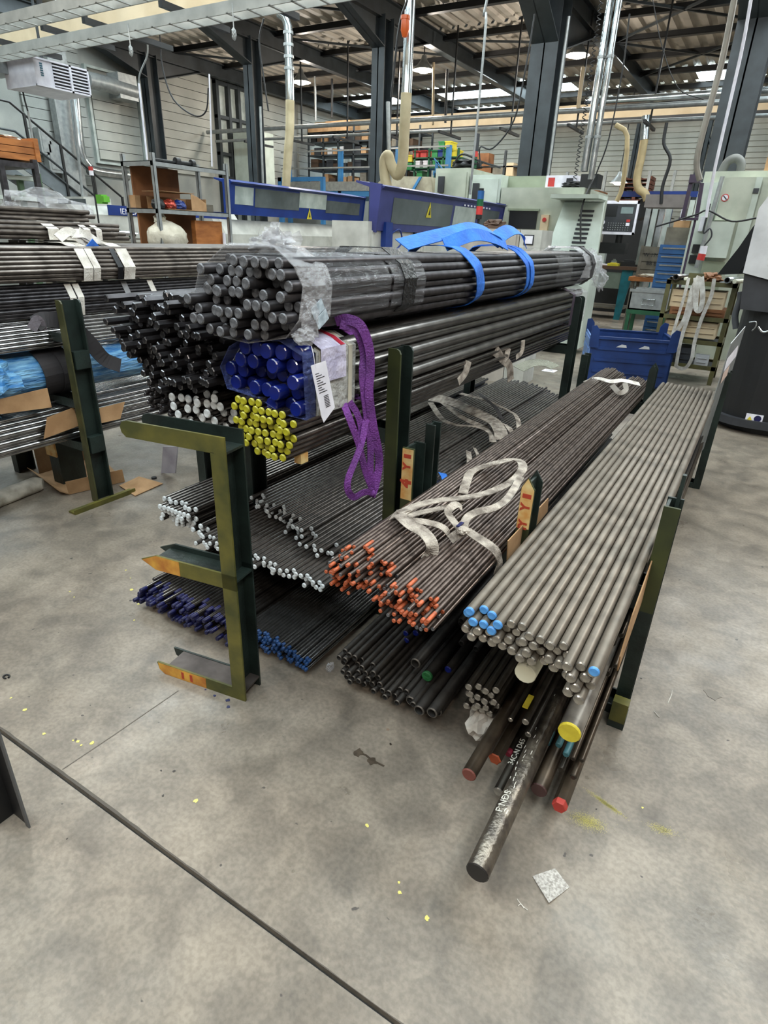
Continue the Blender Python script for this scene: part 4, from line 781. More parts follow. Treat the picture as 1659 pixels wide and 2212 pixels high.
t = thing('strap_end', 'twisted pale strap with a loose grey loop near the far end of the orange bundle', 'sling', Zp(1320, 825, .68))
rz([(1262, 828, .66), (1290, 818, .7), (1320, 824, .71), (1345, 822, .71), (1382, 830, .68)], .045, STRAPW, 'webbing', t, .7, up=(.2, -.6, 1)); rz([(1322, 832, .7), (1338, 848, .69), (1352, 842, .69), (1350, 828, .7)], .04, mat('grey_webbing', '#8d857c', .8), 'loop', t, .7, up=(.2, -1, .3))
# paper scraps lying on the racks
for px, py, z, sx, sy, lab in [(1187, 801, .46, .12, .06, 'white printed slip on the far middle-shelf bars'), (1182, 884, .30, .11, .1, 'cream card on the beam between the racks')]:
    p = Zp(px, py, z); q = MB(); q.box((p.x-sx/2, p.y-sy, p.z), (p.x+sx/2, p.y+sy, p.z+.003)); o = tag(q.build('paper_slip', PAPER if px > 1184 else mat('cream_card', '#d8ceb4', .7)), lab, 'paper')
    if px > 1184:
        q = MB()
        for k in range(6): q.box((p.x-.035+k*.012, p.y-.01, p.z+.003), (p.x-.028+k*.012, p.y+.02, p.z+.0036))
        q.build('print', INK, o)
q = MB(); p = Zp(1160, 786, .46); q.ribbon(spl([Zp(1120, 797, .47), Zp(1150, 784, .5), Zp(1180, 785, .5), Zp(1200, 794, .48)], 4), .12, th=.004, up=(.2, -.3, 1)); tag(q.build('rag', mat('grey_rag', '#8f8f80', .9, bump=1)), 'grey-green rag on the far end of the middle-shelf bars', 'rag')
# cardboard protecting the bars
def quad(name, pts, m_, lab, cat, th=(0, .004, 0)): q = MB(); q.prism(pts, th); return tag(q.build(name, m_), lab, cat)
quad('cardboard_sheet', [Xp(1096, 1168, -.545), Xp(1183, 1076, -.545), Xp(1181, 1105, -.545), Xp(1094, 1213, -.545)], CARD, 'cardboard strip standing between the orange-tipped rods and the grey bars', 'cardboard', (.004, 0, 0))
p1 = [(-.104, 1.62, .42), (-.104, 1.93, .5), (-.104, 1.93, .66), (-.104, 1.66, .6), (-.104, 1.58, .5)]
quad('cardboard_sheet', p1, CARD, 'cardboard flap at the right edge of the grey bars by the rack post', 'cardboard', (.004, 0, 0))
# galvanised guard plate with labels at the rear right
gp = [Yp(1499, 990, 4.45), Yp(1533, 955, 4.75), Yp(1609, 705, 4.75), Yp(1578, 742, 4.45)]
gd = quad('guard_plate', gp, GALV, 'tall galvanised plate with two paper labels at the right rear post', 'plate', (.004, 0, 0))
o_ = gp[3]; uu = (gp[2]-gp[3])
def lab4(u0, u1, v0, v1, m_, nm):
    P_ = [o_+Vector((0, 0, -v0))+uu*u0, o_+Vector((0, 0, -v0))+uu*u1, o_+Vector((0, 0, -v1))+uu*u1, o_+Vector((0, 0, -v1))+uu*u0]
    q = MB(); q.prism([p+Vector((-.0012, 0, 0)) for p in P_], (.001, 0, 0)); return q.build(nm, m_, gd)
lab4(.1, .95, .1, .19, PAPER, 'label'); lab4(.12, .55, .2, .27, mat('pinkish_label', '#d8c0b4', .6), 'label')
# white label on floor with texture, string
t = thing('crumpled_label', 'crumpled white paper label lying on the floor in front of the racks', 'paper', Zp(1190, 1915, 0))
c4 = [Zp(1150, 1893, .001), Zp(1199, 1876, .004), Zp(1230, 1917, .001), Zp(1186, 1951, .006)]
q = MB(); q.prism(c4, (0, 0, .0012)); q.prism([c4[0], Zp(1163, 1889, .006), Zp(1196, 1941, .01), c4[3]], (0, 0, .0012)); q.build('sheet', mat('dirty_label', '#c4bfb8', .7, 0, scale=160, dark='#8d8780'), t)
for k, pts in enumerate([[(1117, 1942), (1123, 1950), (1130, 1958), (1140, 1966)], [(1132, 1962), (1125, 1953), (1119, 1957)], [(1413, 1537), (1424, 1549)], [(1443, 1518), (1450, 1502), (1452, 1490)]]):
    q = MB(); q.tube(spl([Zp(a, b, .002) for a, b in pts], 4), .0013, 5); tag(q.build('thread', STRAPW), ['white thread scrap on the floor left of the crumpled label', 'short white thread crossing the other scrap by the label', 'white splinter on the floor right of the rack post', 'thin pale thread on the floor far right of the rack post'][k], 'thread')
# ------------------------------------------------------------------ far left rack dressing
PL1 = [(-4.15, 1.3), (-3.45, 1.29), (-3.43, 1.36), (-3.5, 1.46), (-3.62, 1.485), (-4.15, 1.485)]
PL2 = [(-3.95, 1.10), (-3.48, 1.10), (-3.46, 1.2), (-3.5, 1.27), (-3.95, 1.28)]
PL3 = [(-4.6, 1.5), (-3.75, 1.5), (-3.75, 1.56), (-3.85, 1.6), (-4.6, 1.6)]
for P_, y0, y1, m_, lab in ((PL1, 2.3, 2.36, STRAPW, 'white webbing band on the upper far left bundle, first from the left'), (PL1, 2.365, 2.41, STRAPW, 'white webbing band beside the first on the upper far left bundle'), (PL1, 2.53, 2.565, mat('black_tape', '#1d1d20', .2), 'black tape band on the upper far left bundle'), (PL1, 2.575, 2.655, STRAPW, 'broad white webbing band right of the black tape'),
        (PL2, 2.2, 2.24, STRAPW, 'white band on the second far left bundle, left pair'), (PL2, 2.25, 2.29, STRAPW, 'white band on the second far left bundle, right of its pair'), (PL2, 2.58, 2.62, mat('clear_tape', '#a9a9ac', .2, alpha=.7), 'clear film band on the second far left bundle'), (PL2, 2.78, 2.82, STRAPW, 'narrow white band furthest right on the second far left bundle'),
        (PL3, 2.32, 2.39, STRAPW, 'twisted white band on the topmost far left bundle'), (PL3, 2.56, 2.6, STRAPW, 'white band on the topmost far left bundle, left of a pair'), (PL3, 2.64, 2.68, STRAPW, 'white band on the topmost far left bundle, right of a pair')):
    shelled('webbing_band', P_, [(y0, y1, .006)], m_, lab, 'strap')
t = thing('lifting_sling', 'bunched white sling with a blue sleeve on top of the upper far left bundle', 'sling', (-3.6, 2.45, 1.5))
for pts in ([(140, 508), (165, 512), (190, 530), (240, 540)], [(170, 500), (190, 515), (215, 528), (242, 536)], [(150, 505), (180, 505), (205, 520), (235, 545)], [(125, 515), (150, 500), (180, 520)]):
    q = MB(); q.ribbon(spl([Xp(a, b, -3.6) for a, b in pts], 5), .055, up=(.8, -.3, .5), th=.006); q.build('webbing', STRAPW, t)
q = MB(); q.ribbon([Xp(192, 525, -3.57), Xp(212, 547, -3.57)], .07, up=(1, -.4, .3), th=.008); q.build('blue_sleeve', STRAPB, t)
# blue film bundle and black sling
shelled('blue_film', PW, [(1.62, 4.7, .006)], FILMB, 'light blue film wrapped round the bundle behind the dark post', 'plastic film', jit=.0025, seg=26)
q = MB(); p = Xp(35, 760, -3.5); q.blob((p.x, 1.6, .82), (.17, .2, .16), 8, .35, 2.5); tuft(q, (-3.5, 1.66, .74), (.3, .3, -1), 6, .14, 3, .3); tag(q.build('film_bunch', FILMB), 'gathered blue film end of the wrapped bundle at the left edge', 'plastic film')
t = thing('lifting_sling', 'dark grey broad sling choked around the blue-wrapped bundle', 'sling', (-3.45, 1.95, .9))
loop(1.98, 2.0, .016, STRAPK, t, .12, PP=PW, name='turn'); loop(2.07, 2.1, .02, STRAPK, t, .08, PP=PW, name='turn')
q = MB(); q.ribbon(spl([Xp(a, b, -3.36) for a, b in [(75, 700), (100, 690), (150, 700), (190, 735), (225, 775), (260, 790)]], 5), .085, up=(1, -.4, .4), th=.006); q.build('tail', STRAPK, t)
q = MB(); q.ribbon(spl([Xp(a, b, -3.35) for a, b in [(68, 712), (82, 690), (92, 715)]], 5), .05, up=(1, -.4, .4), th=.006); q.build('choke', mat('grey_sleeve', '#5a545a', .8, bump=.5), t)
# cardboard on and under the far left rack
quad('cardboard_sheet', [Xp(0, 862, -3.38), Xp(102, 838, -3.38), Xp(112, 880, -3.38), Xp(0, 895, -3.38)], CARD, 'cardboard flap over the lowest far left bars, at the picture edge', 'cardboard', (-.004, 0, 0))
quad('cardboard_sheet', [Xp(102, 902, -3.375), Xp(160, 880, -3.375), Xp(170, 920, -3.375), Xp(95, 948, -3.375)], CARD, 'cardboard flap on the lowest bars just left of the dark post', 'cardboard', (-.004, 0, 0))
quad('cardboard_sheet', [Xp(215, 882, -3.375), Xp(270, 868, -3.375), Xp(260, 905, -3.375), Xp(215, 915, -3.375)], CARD, 'cardboard flap on the lowest bars just right of the dark post', 'cardboard', (-.004, 0, 0))
t = thing('cardboard_box', 'opened brown cardboard carton lying flat behind the dark post foot', 'box', Zp(160, 1060, 0))
B_ = [Zp(85, 1025, .003), Zp(150, 1068, .003), Zp(270, 1040, .003), Zp(215, 985, .003)]
def panel4(pts, th, nm='panel', m_=CARD, par=None): q = MB(); q.prism(pts, th); return q.build(nm, m_, par or t)
a, b, c, d = [Vector(v) for v in B_]; Zu = Vector((0, 0, 1))
panel4([a, b, c, d], (0, 0, .004)); panel4([a, b, b+Zu*.02+Vector((0, -.06, .02)), a+Zu*.02+Vector((-.08, -.03, .02))], (0, 0, .004)); panel4([b, c, c+Zu*.1+Vector((.02, -.02, 0)), b+Zu*.1+Vector((.02, -.02, 0))], (.002, -.004, 0), 'flap')
panel4([a, d, d+Zu*.26+Vector((-.1, .05, 0)), a+Zu*.22+Vector((-.1, .05, 0))], (-.004, .002, 0), 'flap')
panel4([Zp(258, 1050, .004), Zp(300, 1030, .03), Zp(352, 1045, .004), Zp(292, 1072, .004)], (0, 0, .004), 'flap')
q = MB(); a = Zp(-40, 1110, 0); b = Zp(84, 1062, 0); q.tube([Vector((a.x, a.y, .05)), Vector((b.x-.01, b.y, .05)), Vector((b.x+.015, b.y+.03, .05))], .05, 16, rs=[.05, .05, .035]); tag(q.build('round_roll', mat('dirty_white_roll', '#d1cbbd', .6, 0, scale=9, dark='#8d8577')), 'dirty white plastic roll lying on the floor at the far left', 'roll')
q = MB(); a = Yp(365, 965, 2.6); q.prism([Yp(352, 965, 2.6), Yp(383, 965, 2.6), Yp(378, 1022, 2.6), Yp(348, 1022, 2.6)], (0, .01, 0)); tag(q.build('plastic_sheet', mat('lilac_grey_plastic', '#a8a4ac', .4, 0, scale=8, dark='#8d8992')), 'pale lilac plastic strip hanging down to the floor between the racks', 'plastic sheet')
# dark leg at the left edge, foreground
q = MB(); p = Zp(63, 1790, 0)
for a, b, k in (((p.x-.016, p.y, 0), (p.x, p.y+.005, 1.0), 0), ((p.x-.09, p.y+.004, 0), (p.x-.012, p.y+.009, 1.0), 1), ((p.x-.09, p.y-.05, 0), (p.x-.085, p.y+.004, 1.0), 1)): q.box(a, b, k)
q.v = [(v[0]-.0*v[2], v[1], v[2]) for v in q.v]; tag(q.build('stand_leg', [mat('worn_grey_paint', '#5d5e60', .5), BLACK]), 'dark steel leg of a stand at the lower left picture edge', 'stand leg')
q = MB(); p = Zp(14, 1463, .0); q.tube([(p.x+math.cos(a)*.012, p.y+math.sin(a)*.01, .004) for a in [k*.63 for k in range(10)]], .003, 6); tag(q.build('rubber_ring', BLACK), 'small black ring lying on the floor at the left', 'ring')
q = MB(); q.blob(Zp(713, 1441, .015), (.014, .02, .018), 4, .5, 3); tag(q.build('film_scrap', FILMW), 'tiny crumpled clear film scrap on the floor beside the small tubes', 'plastic film')
q = MB(); p = Zp(333, 1034, 0); q.tube([(p.x, p.y, 0), (p.x, p.y, .012)], .018, 12); tag(q.build('bottle_cap', BLACK), 'black cap lying by the flattened carton', 'cap')
# ------------------------------------------------------------------ things behind the racks
def bx(name, a, b, m_, par=None): q = MB(); q.box(a, b); return q.build(name, m_, par)
# blue stacking bin
t = bin_ = thing('stacking_bin', 'blue steel stacking bin with corner ears standing on the floor behind the racks', 'bin', (-1.6, 7.4, 0))
x0, x1, y0, y1, zb, zt = -1.6, -.68, 7.4, 8.1, .06, .6
q = MB()
q.box((x0, y0, zb), (x1, y0+.02, zt)); q.box((x1-.02, y0, zb), (x1, y1, zt)); q.box((x0, y1-.02, zb), (x1, y1, zt)); q.box((x0, y0, zb), (x1, y1, zb+.02))
for z in (.2, .33, .46): q.box((x0+.06, y0-.012, z), (x1-.06, y0, z+.035)); q.box((x1, y0+.06, z), (x1+.012, y1-.06, z+.035))
for a, b in (((x0-.02, y0-.02, zt-.02), (x1+.02, y0+.02, zt+.01)), ((x1-.02, y0, zt-.02), (x1+.02, y1, zt+.01)), ((x0, y1-.02, zt-.02), (x1, y1+.02, zt+.01))): q.box(a, b)
q.build('body', BINB, t)
q = MB(); q.box((x0-.012, y0, zb), (x0, y1, zt))
for z in (.15, .28, .41, .52): q.box((x0-.022, y0+.05, z), (x0-.012, y1-.05, z+.05))
q.build('side_panel', BINL, t)
for cx_, cy_ in ((x0, y0), (x1, y0), (x1, y1), (x0, y1)):
    q = MB(); s = -1 if cx_ == x1 else 1
    q.prism([(cx_, cy_-.022, zt-.12), (cx_+s*.09, cy_-.022, zt-.12), (cx_+s*.07, cy_-.022, zt+.08), (cx_+s*.03, cy_-.022, zt+.13), (cx_-s*.02, cy_-.022, zt+.12), (cx_-s*.02, cy_-.022, zt-.1)], (0, .012, 0))
    q.build('corner_ear', BINB, t); q = MB(); q.box((cx_-.02, cy_-.02, 0), (cx_+.02, cy_+.02, zb+.02)); q.build('foot', BINB, t)
for xx in (-1.25, -1.0): q = MB(); q.prism([(xx-.07, y0-.014, .5), (xx+.05, y0-.014, .5), (xx+.04, y0-.014, .53), (xx-.01, y0-.014, .535)], (0, .003, 0)); q.build('worn_patch', CLOUD, t)
bin_.rotation_euler.z = math.radians(18)
# olive rack with slings
t = thing('storage_rack', 'olive steel storage rack with slings hanging from its top at the right', 'rack', (-.7, 8.8, 0))
RX0, RX1, RY0, RY1 = -1.08, -.3, 8.6, 9.2
for xx in (RX0, RX1-.05):
    for yy in (RY0, RY1): bx('post', (xx, yy, 0), (xx+.05, yy+.05, 1.22), RACKO, t)
for z in (.18, .48, .76, 1.16):
    q = MB(); q.box((RX0, RY0, z), (RX1, RY0+.03, z+.05)); q.box((RX0, RY1, z), (RX1, RY1+.03, z+.05)); q.box((RX0, RY0, z), (RX0+.03, RY1, z+.05)); q.box((RX1-.03, RY0, z), (RX1, RY1, z+.05)); q.build('shelf_frame', RACKO, t)
    if z < 1.1: bx('shelf_plate', (RX0+.03, RY0+.03, z+.01), (RX1-.03, RY1, z+.02), DGREY, t)
bx('shelf_plate', (RX0+.03, RY0+.03, 1.19), (RX1-.03, RY1, 1.205), DGREY, t)
bx('top_plate', (-.85, RY0-.01, 1.16), (-.68, RY0, 1.3), RACKO, t)
for k, (xx, yy0, r, L_, m_, kind, lab) in enumerate([(-.98, 8.5, .035, .9, MIDST, 'tube', 'thick grey tube lying on top of the olive rack'), (-1.03, 8.52, .02, .7, MIDST, 'tube', 'thinner tube left of the thick one on the olive rack'), (-.88, 8.6, .02, .8, NYLON, 'round', 'cream bar right of the thick tube on the olive rack'), (-.42, 8.5, .035, .5, SHINY, 'tube', 'shiny short tube at the right on the olive rack'), (-.34, 8.52, .025, .8, NYLON, 'round', 'white bar at the right end of the olive rack top'), (-.38, 8.6, .02, .9, MIDST, 'round', 'long grey bar leaning at the right of the olive rack top')]):
    bar('short_tube', xx, yy0, 1.21+r, r, L_, kind, m_, m_, lab, 'tube' if kind == 'tube' else 'bar', 'offcuts on the olive rack', 0, None, 0, -.25)
for k, (a, b, m_, lab) in enumerate([((-1.0, 8.66, .55), (-.4, 9.1, .74), CREAM, 'cream board bundle on the second shelf of the olive rack'), ((-1.0, 8.66, .9), (-.4, 9.1, 1.1), CREAM, 'cream boards on the third shelf of the olive rack'), ((-.98, 8.65, .79), (-.36, 9.1, .9), PLY, 'brown plank stack on the third shelf of the olive rack'), ((-.85, 8.65, .21), (-.6, 9.0, .42), DGREY, 'grey metal drawer on the lowest shelf of the olive rack'), ((-.56, 8.63, .22), (-.4, 8.7, .36), CLOUD, 'pale sheet on the lowest shelf of the olive rack')]):
    q = MB(); q.box(a, b); q.box((a[0]+.03, a[1]-.012, a[2]+.3*(b[2]-a[2])), (b[0]-.03, a[1], a[2]+.36*(b[2]-a[2]))); q.box((a[0]+.03, a[1]-.012, a[2]+.66*(b[2]-a[2])), (b[0]-.03, a[1], a[2]+.72*(b[2]-a[2]))); tag(q.build('stacked_item', m_), lab, 'box' if k > 2 else 'board')
def ryy(pts, w_, m_, name, par, y0=8.55, th=.004): q = MB(); q.ribbon(spl([Yp(a, b, y0) for a, b in pts], 5), w_, up=(.3, -1, 0), th=th); return q.build(name, m_, par)
for k, (pts, w_, lab) in enumerate([([(1510, 596), (1495, 625), (1488, 655), (1478, 690), (1462, 715), (1450, 735)], .07, 'pale sling hanging leftmost from the olive rack'), ([(1488, 600), (1478, 640), (1466, 680), (1455, 715), (1448, 740)], .05, 'dirty sling tail hanging at the left post of the olive rack'), ([(1502, 600), (1500, 640), (1485, 690), (1472, 730), (1462, 780), (1462, 792), (1480, 795), (1494, 775), (1500, 740), (1515, 690), (1536, 640), (1543, 602)], .06, 'long sling hanging in a deep loop from the olive rack'), ([(1515, 598), (1518, 640), (1512, 670), (1503, 665), (1505, 630), (1510, 605)], .08, 'bunched short sling hanging at the middle of the olive rack')]):
    t2 = thing('hanging_sling', lab, 'sling', Yp(pts[0][0], pts[0][1], 8.55), 'slings on the olive rack'); ryy(pts, w_*.7, STRAPW, 'webbing', t2, 8.56-.015*k)
q = MB(); q.blob((-.62, 8.8, 1.25), (.12, .1, .06), 3, .5, 3); tag(q.build('rag', PLY), 'brown rag heap on the middle of the olive rack top', 'rag')
# green stand with metal drawer box
t = thing('metal_stand', 'green steel stand left of the olive rack', 'stand', (-1.45, 10.2, 0))
for xx in (-1.72, -1.2):
    for yy in (10.0, 10.45): bx('leg', (xx, yy, 0), (xx+.05, yy+.05, .68), GRNP, t)
q = MB(); q.box((-1.73, 9.99, .64), (-1.14, 10.51, .7)); q.build('frame', GRNP, t)
t = thing('metal_tray', 'scratched metal drawer box with a handle on the green stand', 'box', (-1.45, 10.2, .7))
q = MB(); q.box((-1.72, 10.0, .7), (-1.14, 10.02, .97)); q.box((-1.72, 10.0, .7), (-1.7, 10.5, .97)); q.box((-1.16, 10.0, .7), (-1.14, 10.5, .97)); q.box((-1.72, 10.48, .7), (-1.14, 10.5, .97)); q.box((-1.72, 10, .7), (-1.14, 10.5, .72)); q.box((-1.735, 9.985, .95), (-1.125, 10.01, .99)); q.box((-1.735, 10.49, .95), (-1.125, 10.515, .99)); q.build('body', GALV, t)
q = MB(); q.tube([(-1.53, 10.0, .86), (-1.53, 9.96, .86), (-1.36, 9.96, .86), (-1.36, 10.0, .86)], .008, 6); q.tube([(-1.53, 9.97, .86), (-1.53, 9.96, .78), (-1.36, 9.96, .78), (-1.36, 9.97, .86)], .006, 6); q.build('handle', SHINY, t)
# workbench
t = thing('workbench', 'workbench with teal legs and a worn brown top, far behind the blue bin', 'bench', (-3.1, 15, 0))
q = MB(); q.box((-3.9, 14.9, 1.06), (-2.3, 15.9, 1.13)); q.build('worktop', BWOOD, t)
q = MB(); q.prism([(-2.84, 14.95, 0), (-2.72, 14.95, 0), (-2.6, 14.95, 1.06), (-2.84, 14.95, 1.06)], (0, .08, 0)); q.build('leg', TEALP, t)
bx('leg', (-3.8, 14.95, 0), (-3.7, 15.05, 1.06), TEALP, t); bx('leg', (-3.8, 15.8, 0), (-3.7, 15.9, 1.06), TEALP, t); bx('leg', (-2.44, 15.8, 0), (-2.34, 15.9, 1.06), TEALP, t)
bx('front_panel', (-3.85, 14.98, .66), (-2.85, 15.0, 1.0), BENCHG, t); bx('shelf', (-3.9, 15.0, .22), (-2.7, 15.8, .26), GREYWOOD, t)
t2 = bx('drawer_unit', (-2.66, 15.0, .7), (-2.35, 15.8, 1.05), GALV, t)
for k in range(3): q = MB(); q.box((-2.64, 14.97, .74+k*.1), (-2.37, 15.0, .82+k*.1)); q.box((-2.6, 14.95, .79+k*.1), (-2.42, 14.97, .81+k*.1)); q.build('drawer', SHINY, t2)
for k, (x, y, s, m_, lab) in enumerate([(-3.05, 15.0, (.12, .1, .05), YELP, 'yellow box on the workbench'), (-3.3, 15.2, (.15, .12, .02), PAPER, 'white paper pile on the workbench'), (-2.75, 15.2, (.2, .15, .1), BLACK, 'black tool clutter on the workbench'), (-3.45, 15.4, (.1, .1, .3), CLEARW, 'pale plastic bin at the back of the workbench'), (-2.55, 15.2, (.12, .1, .05), SACK, 'rags at the right end of the workbench'), (-3.15, 15.5, (.06, .06, .1), SHINY, 'steel jar on the workbench')]):
    q = MB(); z = 1.131; q.box((x-s[0], y-s[1], z), (x+s[0], y+s[1], z+s[2])); q.box((x-s[0]*.6, y-s[1]*.6, z+s[2]), (x+s[0]*.5, y+s[1]*.4, z+s[2]*1.3)); tag(q.build('bench_item', m_), lab, 'clutter', 'items on the workbench')
t = thing('wooden_crate', 'grey wooden crate with stencilled letters beside the blue drawer cabinet', 'crate', (-1.75, 12.6, 1.0))
q = MB()
for k in range(4): q.box((-2.12, 12.5, 1.05+k*.13), (-1.6, 12.53, 1.17+k*.13))
q.box((-2.12, 12.53, 1.05), (-1.6, 12.9, 1.55)); q.box((-2.12, 12.48, 1.05), (-2.07, 12.5, 1.57)); q.build('boards', GREYWOOD, t)
text('W 17/AABA', .09, frame((-1.82, 12.495, 1.42), (1, 0, 0), (0, 0, 1)), INK, t, 'stencil'); text('BB ER', .09, frame((-1.87, 12.495, 1.28), (1, 0, 0), (0, 0, 1)), INK, t, 'stencil')
t = thing('side_table', 'small wooden-topped table under the stencilled crate', 'table', (-1.75, 12.6, 0))
q = MB(); q.box((-2.2, 12.3, .98), (-1.55, 13.0, 1.05)); q.build('tabletop', OSB, t)
for xx in (-2.15, -1.65): bx('leg', (xx, 12.35, 0), (xx+.05, 12.4, .98), GREYWOOD, t); bx('leg', (xx, 12.9, 0), (xx+.05, 12.95, .98), GREYWOOD, t)
bx('back_board', (-2.12, 12.6, .3), (-1.65, 12.62, .8), GREYWOOD, t)
q = MB(); q.blob((-1.85, 12.4, 1.08), (.2, .07, .035), 3, .4, 3); tag(q.build('rag', SACK), 'folded pale cloth on the small table before the crate', 'rag')
# blue drawer cabinet
t = thing('drawer_cabinet', 'tall blue drawer cabinet with bright handle strips behind the olive rack', 'cabinet', (-1.5, 12.2, 0))
q = MB(); q.box((-1.62, 11.2, 0), (-1.18, 11.7, 1.6)); q.build('body', DRAW, t)
for k in range(11):
    z = 1.47-k*.125; d = bx('drawer', (-1.6, 11.18, z), (-1.2, 11.2, z+.11), DRAW, t); bx('handle', (-1.57, 11.165, z+.07), (-1.22, 11.18, z+.09), SHINY, d)
bx('box_on_cabinet', (-1.58, 11.25, 1.6), (-1.22, 11.5, 1.85), GREYWOOD); o = bpy.data.objects['box_on_cabinet']; o.name = 'tool_box'; tag(o, 'dark tool box on top of the blue drawer cabinet', 'box')
q = MB(); q.box((-1.5, 11.27, 1.851), (-1.27, 11.45, 1.95)); tag(q.build('carton', CARD), 'small brown carton on the tool box above the blue cabinet', 'box')
# blue frame with white strips behind
t = thing('blue_post_frame', 'dark blue steel frame with hanging pale curtain strips behind the control panel', 'frame', (-1.9, 14.2, 0))
for xx in (-2.05, -1.25): bx('post', (xx, 14.2, 0), (xx+.08, 14.28, 2.5), BLUE, t)
bx('beam', (-3.0, 14.2, 2.45), (-1.2, 14.28, 2.55), BLUE, t)
for k in range(4): bx('strip', (-2.46+k*.13, 14.18, 1.2), (-2.36+k*.13, 14.2, 2.4), CLEARW if k % 2 else SHINY, t)
for k in range(3): bx('strip', (-1.8+k*.12, 14.18, 1.5), (-1.71+k*.12, 14.2, 2.4), MACHL if k % 2 else PAPER, t)
# CNC control panel on its arm
t = thing('control_panel', 'tilted machine control panel with a dark screen and white frame', 'control panel', (-2.5, 11.9, 0))
q = MB(); q.box((-2.86, 12.0, 1.76), (-2.24, 12.25, 2.23)); q.box((-2.9, 11.97, 1.73), (-2.2, 12.0, 1.77)); q.box((-2.9, 11.97, 2.21), (-2.2, 12.0, 2.26)); q.box((-2.9, 11.97, 1.73), (-2.87, 12.0, 2.26)); q.box((-2.23, 11.97, 1.73), (-2.2, 12.0, 2.26)); q.build('housing', PAPER, t)
fc = bx('fascia', (-2.86, 11.985, 1.78), (-2.24, 12.0, 2.2), DGREY, t)
bx('screen', (-2.8, 11.98, 2.02), (-2.55, 11.985, 2.18), BLACK, fc); bx('small_screen', (-2.48, 11.98, 2.06), (-2.28, 11.985, 2.16), mat('dim_display', '#7d8c8c', .3), fc)
q = MB(); q.tube([(-2.76, 11.985, 1.92), (-2.76, 11.975, 1.92)], .04, 16); q.tube([(-2.75, 11.985, 1.83), (-2.75, 11.97, 1.83)], .025, 12); q.build('gauge', PAPER, fc)
q = MB()
for i in range(9):
    for j in range(4): q.box((-2.66+i*.042, 11.978, 1.8+j*.035), (-2.645+i*.042, 11.986, 1.812+j*.035))
q.build('key', GALV, fc); bx('red_button', (-2.36, 11.975, 1.93), (-2.3, 11.986, 1.97), REDP, fc); bx('white_key', (-2.36, 11.975, 1.87), (-2.3, 11.986, 1.92), PAPER, fc)
q = MB(); q.tube([(-2.9, 11.9, 1.9), (-2.75, 12.3, 1.9), (-2.6, 12.3, 1.9)], .05, 10); q.tube([(-2.45, 12.1, 1.45), (-2.45, 12.1, 1.76)], .06, 10); q.box((-2.75, 12.0, 1.42), (-2.3, 12.25, 1.6)); q.build('arm', BLACK, t)
bx('machine_cover', (-3.75, 16.6, 0), (-2.62, 17.4, 2.35), BLACK); o = bpy.data.objects['machine_cover']; tag(o, 'black machine body far behind the control panel', 'machine')
q = MB(); q.box((-2.3, 13.0, 2.21), (-1.6, 13.5, 2.42)); q.box((-1.64, 13.4, 0), (-1.6, 13.5, 2.21)); tag(q.build('grey_cover', mat('taupe_cover', '#77706c', .6)), 'grey-brown cover right of the control panel', 'cover')
# lathe
t = thing('cnc_lathe', 'pale green turning machine with a slanted mint door behind the wrapped bundle', 'machine', (-3.2, 10, 0))
q = MB(); q.box((-3.93, 10.0, 0), (-2.65, 11.6, 2.32)); q.build('body', MACH, t)
q = MB(); P_ = [Yp(*p, 9.6) for p in ((1172, 436), (1230, 446), (1262, 448), (1298, 545), (1252, 545), (1200, 530))]
q.prism([(-2.98, 9.55, 1.3), (-2.2, 9.55, 1.3), (-2.32, 9.95, 2.12), (-2.9, 9.95, 2.12)], (0, .06, .02)); q.build('slanted_door', MACHL, t)
q = MB(); a0 = Yp(1222, 452, 9.6); q.box((-3.0, 9.6, .1), (-2.25, 10.1, 1.35)); q.build('lower_body', MACHL, t)
q = MB(); q.box((-2.98, 9.5, 2.15), (-2.3, 10.05, 2.2)); q.build('door_rail', MACHL, t)
q = MB()
for k in range(10): z = 1.45+k*.06; y = 9.55+(z-1.3)/.82*.4-.012; q.box((-2.62, y, z), (-2.42, y+.01, z+.03))
q.build('louvre', DGREY, t)
w1 = bx('window_recess', (-3.75, 9.985, 1.75), (-3.3, 10.0, 2.0), BLACK, t); bx('recess_frame', (-3.78, 9.97, 2.0), (-3.27, 10.0, 2.03), MACHG, t)
bx('button_box', (-3.22, 9.94, 1.6), (-3.1, 10.0, 1.95), CREAM, t); q = MB(); q.tube([(-3.16, 9.94, 1.88), (-3.16, 9.92, 1.88)], .03, 12); q.build('red_button', REDP, t)
for k, (a, b, m_, lab) in enumerate([((-3.95, 10.3, 2.32), (-3.3, 11.2, 2.5), MACHG, 'grey-green cover box on top of the pale green lathe'), ((-3.32, 10.25, 2.32), (-2.85, 10.7, 2.5), PAPER, 'white carton with red print on top of the lathe')]):
    q = MB(); q.box(a, b); o = tag(q.build('top_box', m_), lab, 'box')
    if k: q = MB(); q.box((-3.28, 10.245, 2.35), (-3.18, 10.25, 2.47)); q.build('red_print', REDP, o); q = MB(); q.box((-3.0, 10.245, 2.38), (-2.9, 10.25, 2.46)); q.build('black_print', INK, o)
q = MB(); q.box((-2.75, 10.1, 2.32), (-2.5, 10.4, 2.5)); q.blob((-2.85, 10.2, 2.36), (.2, .1, .05), 4, .5, 3); q.tube(spl([(-2.6, 10.1, 2.5), (-2.5, 9.9, 2.45), (-2.5, 9.7, 2.3), (-2.52, 9.55, 2.0), (-2.45, 9.5, 1.6)]), .012, 6); tag(q.build('cable_clutter', BLACK), 'black motor box and cables on top of the lathe door', 'cables')
ca, cb = Yp(998, 492, 7.0), Yp(1124, 492, 7.0)
